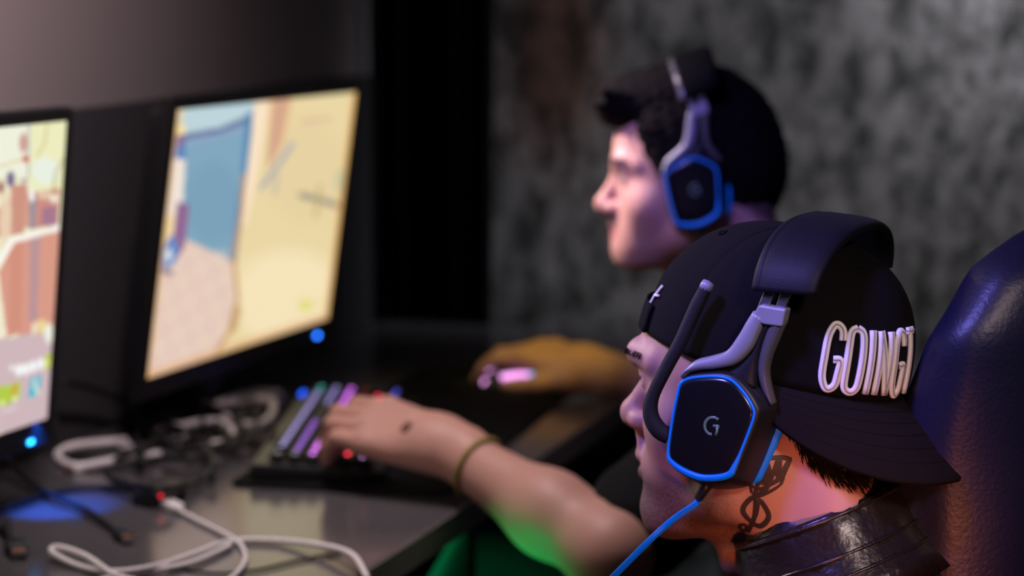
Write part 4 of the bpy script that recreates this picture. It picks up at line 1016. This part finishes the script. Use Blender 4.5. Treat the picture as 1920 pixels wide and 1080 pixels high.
monitor('black monitor whose screen shows white dots above a lime green card', MON2, art_left, False, U1, np.cross(S_R, U1))
# dark sheet put on the partition to stand in for shade above the desk
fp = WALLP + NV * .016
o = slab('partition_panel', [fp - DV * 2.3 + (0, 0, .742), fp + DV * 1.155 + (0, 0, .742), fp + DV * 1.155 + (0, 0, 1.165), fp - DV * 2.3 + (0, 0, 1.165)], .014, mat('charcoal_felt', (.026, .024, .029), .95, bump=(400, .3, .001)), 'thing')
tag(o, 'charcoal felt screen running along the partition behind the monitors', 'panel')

# ------------------------------------------------------------------ mouse pad, keyboard, mouse
PA = math.radians(13.5); PD = np.array([math.sin(PA), math.cos(PA), 0]); PN = np.array([math.cos(PA), -math.sin(PA), 0])
pc = np.array([-.080, 2.722, DESK])
def mouse_pad():
    L, Wd, r = .86, .262, .02; out = []
    for cx, cy, a0 in ((L - r, -r, 0), (L - r, -Wd + r, -90), (r, -Wd + r, -180), (r, -r, -270)):
        for k in range(6):
            a = math.radians(a0 + 90 - 90 * k / 5); out.append((cx + r * math.cos(a), cy + r * math.sin(a)))
    rings = [[pc + PD * x + PN * y + (0, 0, z) for x, y in out] for z in (.0004, .0012, .0034, .004)]
    o = mesh_obj('mouse_pad', *loft(rings), M['pad_cloth'], None, False); tag(o, 'wide black cloth mouse pad under the keyboard and mouse', 'mouse pad')
mouse_pad()
def keyboard():
    KA = math.radians(2.2); kx = np.array([math.sin(KA), math.cos(KA), 0]); ky = np.array([math.cos(KA), -math.sin(KA), 0])
    o0 = np.array([-.289, 2.816, DESK + .0045]); PX, PY = .0226, .0207; NC = 21
    tilt = .055; kz = nrm(np.array((0, 0, 1.)) - 0 * ky)
    fr = frame(o0, kx, ky, (0, 0, 1))
    R = thing('keyboard', 'black mechanical keyboard with violet, red and blue lit keys under a hand', 'keyboard', fr)
    zt = lambda y: .018 - .05 * y
    V, F = loft([[(-.018, -.020, z0), (NC * PX + .004, -.020, z0), (NC * PX + .004, 6 * PY + .014, z1), (-.018, 6 * PY + .014, z1)] for z0, z1 in ((0, 0), (.0195, .0105))]); b = local('case', V, F, M['black_plastic'], R, False)
    md = b.modifiers.new('b', 'BEVEL'); md.width = .003; md.segments = 2
    V, F = bevel_box(.030, .005, .003, (NC * PX - .018, -.0165, .0195), .001); local('light_bar', V, F, M['glow_blue'], R)  # made-up glowing bar, added for the blue light behind the keys
    meshes = {}
    def key_mesh(wd, col):
        k = (wd, col)
        if k not in meshes:
            hx, hy = PX * wd / 2 - .0016, PY / 2 - .0014; mb = MB(); V = []
            for z, q in ((0, 1), (.0075, .86), (.0085, .78)): V += [(-hx * 1 + (1 - q) * .008, -hy * q, z), (hx - (1 - q) * .008, -hy * q, z), (hx - (1 - q) * .008, hy * q, z), (-hx + (1 - q) * .008, hy * q, z)]
            F = [(4 * i + j, 4 * i + (j + 1) % 4, 4 * i + 4 + (j + 1) % 4, 4 * i + 4 + j) for i in (0, 1) for j in range(4)] + [(8, 9, 10, 11)]
            n = len(V); V += [(x, y, .0087) for x, y in ((-.0030, -.0026), (.0030, -.0026), (.0030, .0026), (-.0030, .0026))]; F.append((n, n + 1, n + 2, n + 3))
            
            me = bpy.data.meshes.new('key'); me.from_pydata(V, [], F); me.materials.append(M['keycap']); me.materials.append(M[col]); me.update()
            me.polygons[len(F) - 1].material_index = 1
            meshes[k] = me
        return meshes[k]
    def colour(r, f):
        if r == 0: return 'key_grey' if f < .06 else 'key_teal' if f > .92 else 'key_lavender'
        if r == 1: return 'key_grey' if f < .06 else 'key_violet' if f < .5 else 'key_dark' if f < .72 else 'key_lavender'
        if r == 2: return 'key_magenta' if f < .2 or f > .66 else 'key_violet'
        if r == 3: return 'key_red' if f < .1 else 'key_grey' if f < .2 else 'key_dark' if f < .8 else 'key_dimred'
        if r == 4: return 'key_red' if f < .12 else 'key_dark' if f < .82 else 'key_red' if f < .92 else 'key_dark'
        return 'key_white' if f < .06 else 'key_magenta' if f < .16 else 'key_dark' if f < .7 else 'key_blue'
    M['key_dark'] = mat('key_dark', (.03, .02, .05), .4, emit=(.15, .1, .3), es=.25); M['key_dimred'] = mat('key_dimred', (.1, .0, .01), .4, emit=(1, .02, .05), es=.35)
    rows = [[1] * 21, [1] * 13 + [2] + [1] * 6, [1.5] + [1] * 12 + [1.5] + [1] * 6, [1.75] + [1] * 11 + [2.25] + [1] * 6, [2.25] + [1] * 10 + [2.75] + [1] * 6, [1.25, 1.25, 1.25, 6, 1.25, 1.25, 1.25, 1.5] + [1] * 6]
    skip = {0: (1,), 3: (), 5: ()}
    for r, row in enumerate(rows):
        x = 0
        for j, wd in enumerate(row):
            if j not in skip.get(r, ()):
                cx = x + wd / 2; k = bpy.data.objects.new('key', key_mesh(wd, colour(r, (x + .5) / 21))); COL.objects.link(k); k.parent = R
                k.location = (cx * PX, (r + .42) * PY, .0195 - .052 * ((r + .5) * PY) + .0005); k.rotation_euler = (-.055 - .05 * (2.5 - r) * .4, 0, 0)
            x += wd
keyboard()
def mouse():
    c = np.array([.014, 3.43, DESK + .0042]); a = math.radians(172); fx = np.array([math.cos(a), math.sin(a), 0]); fy = np.cross((0, 0, 1), fx)
    fr = frame(c, fx, fy, (0, 0, 1)); R = thing('mouse', 'black mouse with pink and blue lights under the far hand', 'mouse', fr)
    rings = []
    def sec(t):
        x = -.060 + .120 * t; wd = .031 * (1 - abs(2 * t - 1) ** 3.2 * .55) * (1 - .10 * math.exp(-((t - .55) / .15) ** 2)); h = .038 * (math.sin(PI * min(1, t * .78 + .16)) ** .8)
        return x, wd, h
    for t in np.linspace(0, 1, 22):
        x, wd, h = sec(t); k = .35 if t in (0., 1.) else 1
        rings.append([(x, wd * k * math.copysign(abs(math.cos(u)) ** .7, math.cos(u)), .001 + max(0, h * k * math.sin(u)) if u <= PI else .001) for u in np.linspace(0, PI, 18)])
    local('shell', *loft(rings), M['black_plastic'], R)
    for s in (-1, 1):
        r2 = []
        for t in np.linspace(.60, .985, 10):
            x, wd, h = sec(t); r2.append([(x, s * wd * q, .0022 + h * math.sqrt(max(0, 1 - (q * .92) ** 2))) for q in (.08, .3, .55, .8)])
        o = local('button', *loft(r2, False, False), M['black_gloss'], R); md = o.modifiers.new('t', 'SOLIDIFY'); md.thickness = .0012
    x, wd, h = sec(.82); local('wheel', *xf(lathe([(.010, -.003), (.0115, -.0015), (.0115, .0015), (.010, .003)], 18), T4(x, 0, h - .004) @ R4('X', 90)), M['mouse_pink'], R)
    for s in (1, -1):
        for t0, t1, mt in ((.16, .38, 'mouse_cyan'), (.38, .72, 'mouse_pink')):
            P = []
            for t in np.linspace(t0, t1, 14):
                x, wd, h = sec(t); u = .62; P.append((x, s * (wd * math.cos(u) ** .7 + .0002), .0015 + h * math.sin(u)))
            local('light_strip', *tube(np.array(P), .0040, 8), M[mt], R)
        x, wd, h = sec(.93); local('front_light', *xf(bevel_box(.014, .005, .008, (0, 0, 0), .002), T4(x - .004, s * wd * .82, h * .62)), M['mouse_pink'], R)
        local('front_light', *xf(bevel_box(.012, .004, .005, (0, 0, 0), .0015), T4(x - .008, s * wd * .93, h * .25)), M['mouse_teal'], R)
    local('cable', *tube(catmull(np.array([(.058, 0, .010), (.085, .005, .004), (.14, .05, .003), (.22, .06, .003), (.30, .02, .003), (.40, .03, .003)]), 8), .0018, 6), M['cable_black'], R)
mouse()

# ------------------------------------------------------------------ loose cables, plugs and a hub on the desk
def cable(label, px, r, m, z=None, group=None, ends=(), up=0):
    """px: places surveyed on the desk top; z lifts per point"""
    P = [on(x, y, DESK + r + .0008 + (z[i] if z else 0)) for i, (x, y) in enumerate(px)]
    for i, (x, y) in enumerate(px):                                     # stays clear of the partition
        h = P[i][2]
        while (P[i] - WALLP) @ NV < .04 + r and h < 1.0: h += .006; P[i] = on(x, y, h)
    C_ = catmull(np.array(P), 9); C_[:, 2] = np.maximum(C_[:, 2], DESK + r + .0006)
    for bc in STAND_BASES:                                              # and climbs over the monitor feet
        q = C_ - bc; inn = (np.abs(q @ DV) < .145) & (np.abs(q @ NV) < .105); C_[inn, 2] = np.maximum(C_[inn, 2], DESK + .0145 + r)
    R = thing('cable', label, 'cable', T4(*P[0]), group)
    mesh_obj('cord', *tube(C_, r, 8), M[m], R)
    for kind, e in ends:
        q = C_[0] if e == 0 else C_[-1]; d = nrm(C_[0] - C_[3]) if e == 0 else nrm(C_[-1] - C_[-4])
        d = nrm(np.array((d[0], d[1], 0))); s = np.cross((0, 0, 1), d); q = q.copy()
        if kind == 'usb_white': sz = (.034, .016, .009); mm = 'plug_white'
        elif kind == 'usb_black': sz = (.030, .016, .010); mm = 'black_plastic'
        elif kind == 'hdmi': sz = (.038, .021, .012); mm = 'black_plastic'
        else: sz = (.026, .012, .008); mm = 'plug_white'
        q[2] = DESK + sz[2] / 2 + .0006
        b = mesh_obj('plug', *xf(bevel_box(*sz, (sz[0] / 2 - .002, 0, 0), .002), frame(q, d, s, (0, 0, 1))), M[mm], R)
        mesh_obj('plug_shell', *xf(bevel_box(.013, sz[1] * .76, sz[2] * .5, (sz[0] + .004, 0, 0), .0006), frame(q, d, s, (0, 0, 1))), M['plug_metal'], b, False)
        mesh_obj('contacts', *xf(bevel_box(.008, sz[1] * .5, .0012, (sz[0] + .004, 0, sz[2] * .27), .0002), frame(q, d, s, (0, 0, 1))), M['copper'], b, False)
        mesh_obj('strain_relief', *xf(lathe([(.0032, 0), (.0042, .008), (.0046, .012)], 10), frame(q - d * .012, s, (0, 0, 1), d)), M[mm], b)
    return R
cable('white charging cable looping along the near end of the desk, its plug lying free', [(690, 1085), (660, 1040), (600, 1022), (520, 1014), (430, 1016), (360, 1040), (290, 1062), (215, 1072), (150, 1062), (98, 1036), (110, 1026), (160, 1042), (215, 1078), (260, 1090)], .0033, 'cable_white', [0, .010, .006, 0, 0, 0, .004, .004, 0, .006, .010, .010, .004, 0])
cable('white cable lying beside the looped one at the photo\'s bottom edge', [(140, 1100), (210, 1084), (290, 1070), (350, 1058), (400, 1038), (432, 1022)], .0033, 'cable_white')
cable('thin white cable with a square white plug pointing toward the partition', [(333, 956), (372, 976), (412, 996), (446, 1016), (460, 1040), (452, 1066), (420, 1095)], .0026, 'cable_white', None, None, [('usb_white', 0)])
cable('thin black cable trailing toward the front edge beside the looped white one', [(330, 1062), (400, 1074), (480, 1068), (560, 1050), (640, 1036)], .0016, 'cable_black')
cable('black cable running under the near monitor to a metal-tipped plug', [(-30, 838), (10, 858), (50, 900), (95, 928), (150, 950), (195, 978), (222, 1000)], .0036, 'cable_black', [0, .004, .006, .006, .004, .002, 0], None, [('usb_black', 1)])
cable('black cable with an open metal plug at the photo\'s lower left corner', [(-60, 960), (-20, 980), (12, 1000), (26, 1022)], .0042, 'cable_black', None, None, [('hdmi', 1)])
cable('black cable crossing behind the glowing blue reflection', [(-40, 968), (20, 950), (90, 926), (170, 914), (240, 918), (275, 928)], .0034, 'cable_black')
cable('black cable draped from the near monitor down onto the desk', [(118, 716), (160, 724), (210, 742), (270, 760)], .0042, 'cable_black', [.06, .05, .03, .01])
cable('black power cord hanging from the near monitor toward the cable heap', [(92, 800), (112, 838), (136, 856), (190, 858), (240, 848), (290, 828)], .0046, 'cable_black', [.02, .008, 0, 0, .004, .008])
cable('white cord coiled flat beside the near monitor\'s foot', [(240, 826), (190, 830), (130, 838), (108, 856), (140, 874), (200, 866), (250, 856), (300, 852)], .0052, 'cable_white', [.006, .004, 0, 0, 0, .004, .006, .004], None, [('usb_c', 0)])
cable('white lead ending in a thick white plug below the coiled cord', [(290, 852), (250, 858), (210, 864), (180, 872)], .0042, 'cable_white', [.008, .006, .003, 0], None, [('usb_white', 1)])
cable('white cord arching over the far side of the cable heap', [(380, 772), (430, 760), (480, 752), (512, 762), (500, 790), (460, 798), (420, 790)], .0058, 'cable_white', [.004, .010, .012, .008, .004, .006, .008])
cable('white cord curled into a small hook inside the cable heap', [(330, 800), (372, 792), (410, 790), (436, 806), (424, 826), (396, 832)], .0046, 'cable_white', [.012, .014, .014, .010, .006, .004], None, [('usb_c', 0)])
cable('short white cord bent double in the middle of the cable heap', [(290, 808), (310, 796), (340, 800), (352, 818), (330, 832), (300, 828)], .0046, 'cable_white', [.006, .008, .010, .008, .004, .002])
heap = [([(250, 760), (276, 800), (300, 830), (350, 842), (410, 836), (450, 812), (440, 780), (390, 768), (330, 776), (286, 800)], .0044, 'thickest black cord looped twice round the cable heap'),
        ([(300, 752), (350, 762), (400, 790), (430, 820), (470, 836), (510, 826), (520, 800)], .0040, 'black cord crossing the cable heap toward the keyboard'),
        ([(220, 880), (280, 862), (360, 858), (420, 848), (440, 826), (400, 806), (330, 812), (270, 838), (214, 864)], .0040, 'black cord circling the near side of the cable heap'),
        ([(262, 780), (300, 790), (344, 806), (380, 834), (400, 868), (370, 904), (300, 916), (230, 906), (200, 888), (226, 870)], .0040, 'black cord sweeping out of the heap in a wide loop beside the keyboard'),
        ([(360, 756), (380, 790), (360, 820), (312, 826), (280, 806), (300, 778), (350, 770)], .0036, 'thin black cord knotted at the top of the cable heap'),
        ([(430, 740), (470, 770), (480, 806), (450, 836), (390, 846)], .0036, 'black cord leaning on the far end of the cable heap'),
        ([(240, 740), (262, 790), (256, 830), (270, 868)], .0046, 'straight black cord dropping along the left of the cable heap')]
for i, (px, r, lb) in enumerate(heap):
    cable(lb, px, r, 'cable_black', [.004 + .016 * abs(math.sin(1.3 * k + i)) for k in range(len(px))])
def hub():
    c = on(300, 938, DESK); fr = frame(c, DV, -NV, (0, 0, 1)); R = thing('usb_hub', 'small black hub with a red pilot light beside the loose plugs', 'hub', fr)
    local('case', *bevel_box(.075, .034, .018, (0, 0, .0094), .003), M['black_plastic'], R)
    for k in range(3):
        V, F = bevel_box(.013, .002, .006, (-.020 + .018 * k, -.0172, .010), .0004); local('port', V, F, M['plug_metal'], R, False)
    local('pilot_light', *bevel_box(.005, .003, .004, (-.034, -.0172, .0135), .0008), M['led_red'], R)
hub()
def adapter():
    c = on(475, 772, DESK); fr = frame(c, nrm(DV + NV * .3), nrm(np.cross((0, 0, 1), DV + NV * .3)), (0, 0, 1)); R = thing('power_adapter', 'pale box-shaped adapter among the cables below the lit monitor', 'adapter', fr)
    local('case', *bevel_box(.085, .040, .026, (0, 0, .0134), .005, 3), mat('adapter_plastic', (.30, .27, .28), .5), R)
    local('socket', *bevel_box(.004, .018, .010, (.0435, 0, .013), .001), M['black_plastic'], R)
    local('ridge', *bevel_box(.060, .030, .0015, (0, 0, .0268), .0006), mat('adapter_ridge', (.24, .21, .22), .5), R)
adapter()

# ------------------------------------------------------------------ seats
def gaming_chair():
    a = math.radians(58); f = np.array([-math.cos(a), math.sin(a), 0]); l = np.cross((0, 0, 1), f); o = np.array([.530, 2.085, 0.])
    fr = frame(o, f, l, (0, 0, 1)); R = thing('gaming_chair', 'dark blue-black padded gaming chair standing behind the man in the cap', 'chair', fr)
    def wdt(z): return np.interp(z, [.30, .50, .75, .97, 1.05, 1.105, 1.135, 1.15], [.20, .225, .245, .255, .245, .205, .150, .09])
    rings = []
    for z in np.concatenate([np.linspace(.30, 1.0, 22), np.linspace(1.02, 1.15, 12)]):
        wv = wdt(z); x0 = -.02 - .035 * (z - .35); dp = .05 * min(1, (1.17 - z) / .10 + .25); sec = []
        for k in range(36):
            t = 2 * PI * k / 36; ct, st = math.cos(t), math.sin(t); y = wv * math.copysign(abs(ct) ** .55, ct); q = abs(y) / wv
            bol = .045 * max(0, (q - .55) / .45) ** 1.3 * min(1, max(0, (1.06 - z) / .12))
            sec.append((x0 + dp * math.copysign(abs(st) ** .8, st) + bol * (1 if st > -.3 else .55) - .008 * math.exp(-((q - .60) / .05) ** 2) * (1 if st > 0 else -1), y, z))
        rings.append(sec)
    back = local('backrest', *loft(rings), M['chair_leather'], R)
    for s in (-1, 1):
        for front in (1, -1):
            P = []
            for z in np.linspace(.34, 1.06, 26):
                wv = wdt(z) * .62; x0 = -.02 - .035 * (z - .35); P.append((x0 + front * .0440, s * wv, z))
            local('seam_piping', *tube(np.array(P), .004, 8), M['chair_leather'], back)
    rings = [[(-.075 + .034 * math.sin(t), .13 * k * math.copysign(abs(math.cos(t)) ** .6, math.cos(t)), z) for t in np.linspace(0, 2 * PI, 28, endpoint=False)] for z, k in ((.93, .5), (.945, .9), (.97, 1), (1.02, 1), (1.045, .9), (1.06, .5))]
    local('headrest_cushion', *[x for x in xf(loft(rings), T4(.045, 0, 0))], M['chair_leather'], R)
    rings = []
    for x, k, z0 in ((-.03, .9, .0), (0, 1, 0), (.2, 1.02, 0), (.40, 1, .005), (.46, .94, .012), (.48, .8, .02)):
        rings.append([(x, .255 * k * math.copysign(abs(math.cos(t)) ** .5, math.cos(t)), .255 - z0 + (.045 + .022 * max(0, abs(math.cos(t)) - .6) / .4) * math.copysign(abs(math.sin(t)) ** .7, math.sin(t))) for t in np.linspace(0, 2 * PI, 32, endpoint=False)])
    local('seat', *loft(rings), M['chair_leather'], R)
    for s in (-1, 1):
        b = local('armrest', *xf(bevel_box(.24, .075, .025, (.16, s * .31, .520), .010, 3), np.eye(4)), M['black_plastic'], R)
        local('armrest_post', *bevel_box(.05, .025, .26, (.14, s * .305, .385), .006), M['black_plastic'], b)
        local('armrest_bracket', *bevel_box(.05, .10, .016, (.14, s * .262, .250), .004), M['black_plastic'], b)
    local('gas_lift', *xf(lathe([(.045, .06), (.045, .075), (.028, .08), (.028, .16), (.018, .161), (.018, .215)], 18), T4(.2, 0, 0)), M['black_plastic'], R)
    for k in range(5):
        t = 2 * PI * k / 5 + .3; d = np.array((math.cos(t), math.sin(t), 0)); c = np.array((.2, 0, 0))
        leg = local('leg', *tube([c + (0, 0, .085), c + d * .17 + (0, 0, .080), c + d * .31 + (0, 0, .066)], [.028, .024, .018], 10), M['black_plastic'], R)
        local('caster', *xf(lathe([(.022, -.018), (.027, -.014), (.027, .014), (.022, .018)], 16), frame(c + d * .31 + (0, 0, .0275), d, (0, 0, 1), np.cross(d, (0, 0, 1)))), M['black_plastic'], leg)
gaming_chair()
def stool(J, label, back):
    c = (J['hip_l'] * .5 + J['hip_r'] * .5) - J['u'] * back; h = c[2] - .125; R = thing('stool', label, 'stool', T4(c[0], c[1], 0))
    local('seat', *lathe([(.06, h - .055), (.185, h - .05), (.20, h - .03), (.198, h - .01), (.17, h), (.05, h + .002)], 36), M['pad_leather'], R)
    local('gas_lift', *lathe([(.04, .06), (.04, .075), (.026, .08), (.026, .2), (.016, .201), (.016, h - .05)], 16), M['black_plastic'], R)
    for k in range(5):
        t = 2 * PI * k / 5 + .1; d = np.array((math.cos(t), math.sin(t), 0))
        leg = local('leg', *tube([(0, 0, .08), d * .15 + (0, 0, .075), d * .26 + (0, 0, .06)], [.024, .021, .016], 10), M['black_plastic'], R)
        local('caster', *xf(lathe([(.02, -.016), (.025, -.012), (.025, .012), (.02, .016)], 14), frame(d * .26 + (0, 0, .0255), d, (0, 0, 1), np.cross(d, (0, 0, 1)))), M['black_plastic'], leg)
stool(JB, 'low black padded stool under the man in the black t-shirt', .03)
stool(JF, 'low black padded stool under the man in the leather jacket', .02)
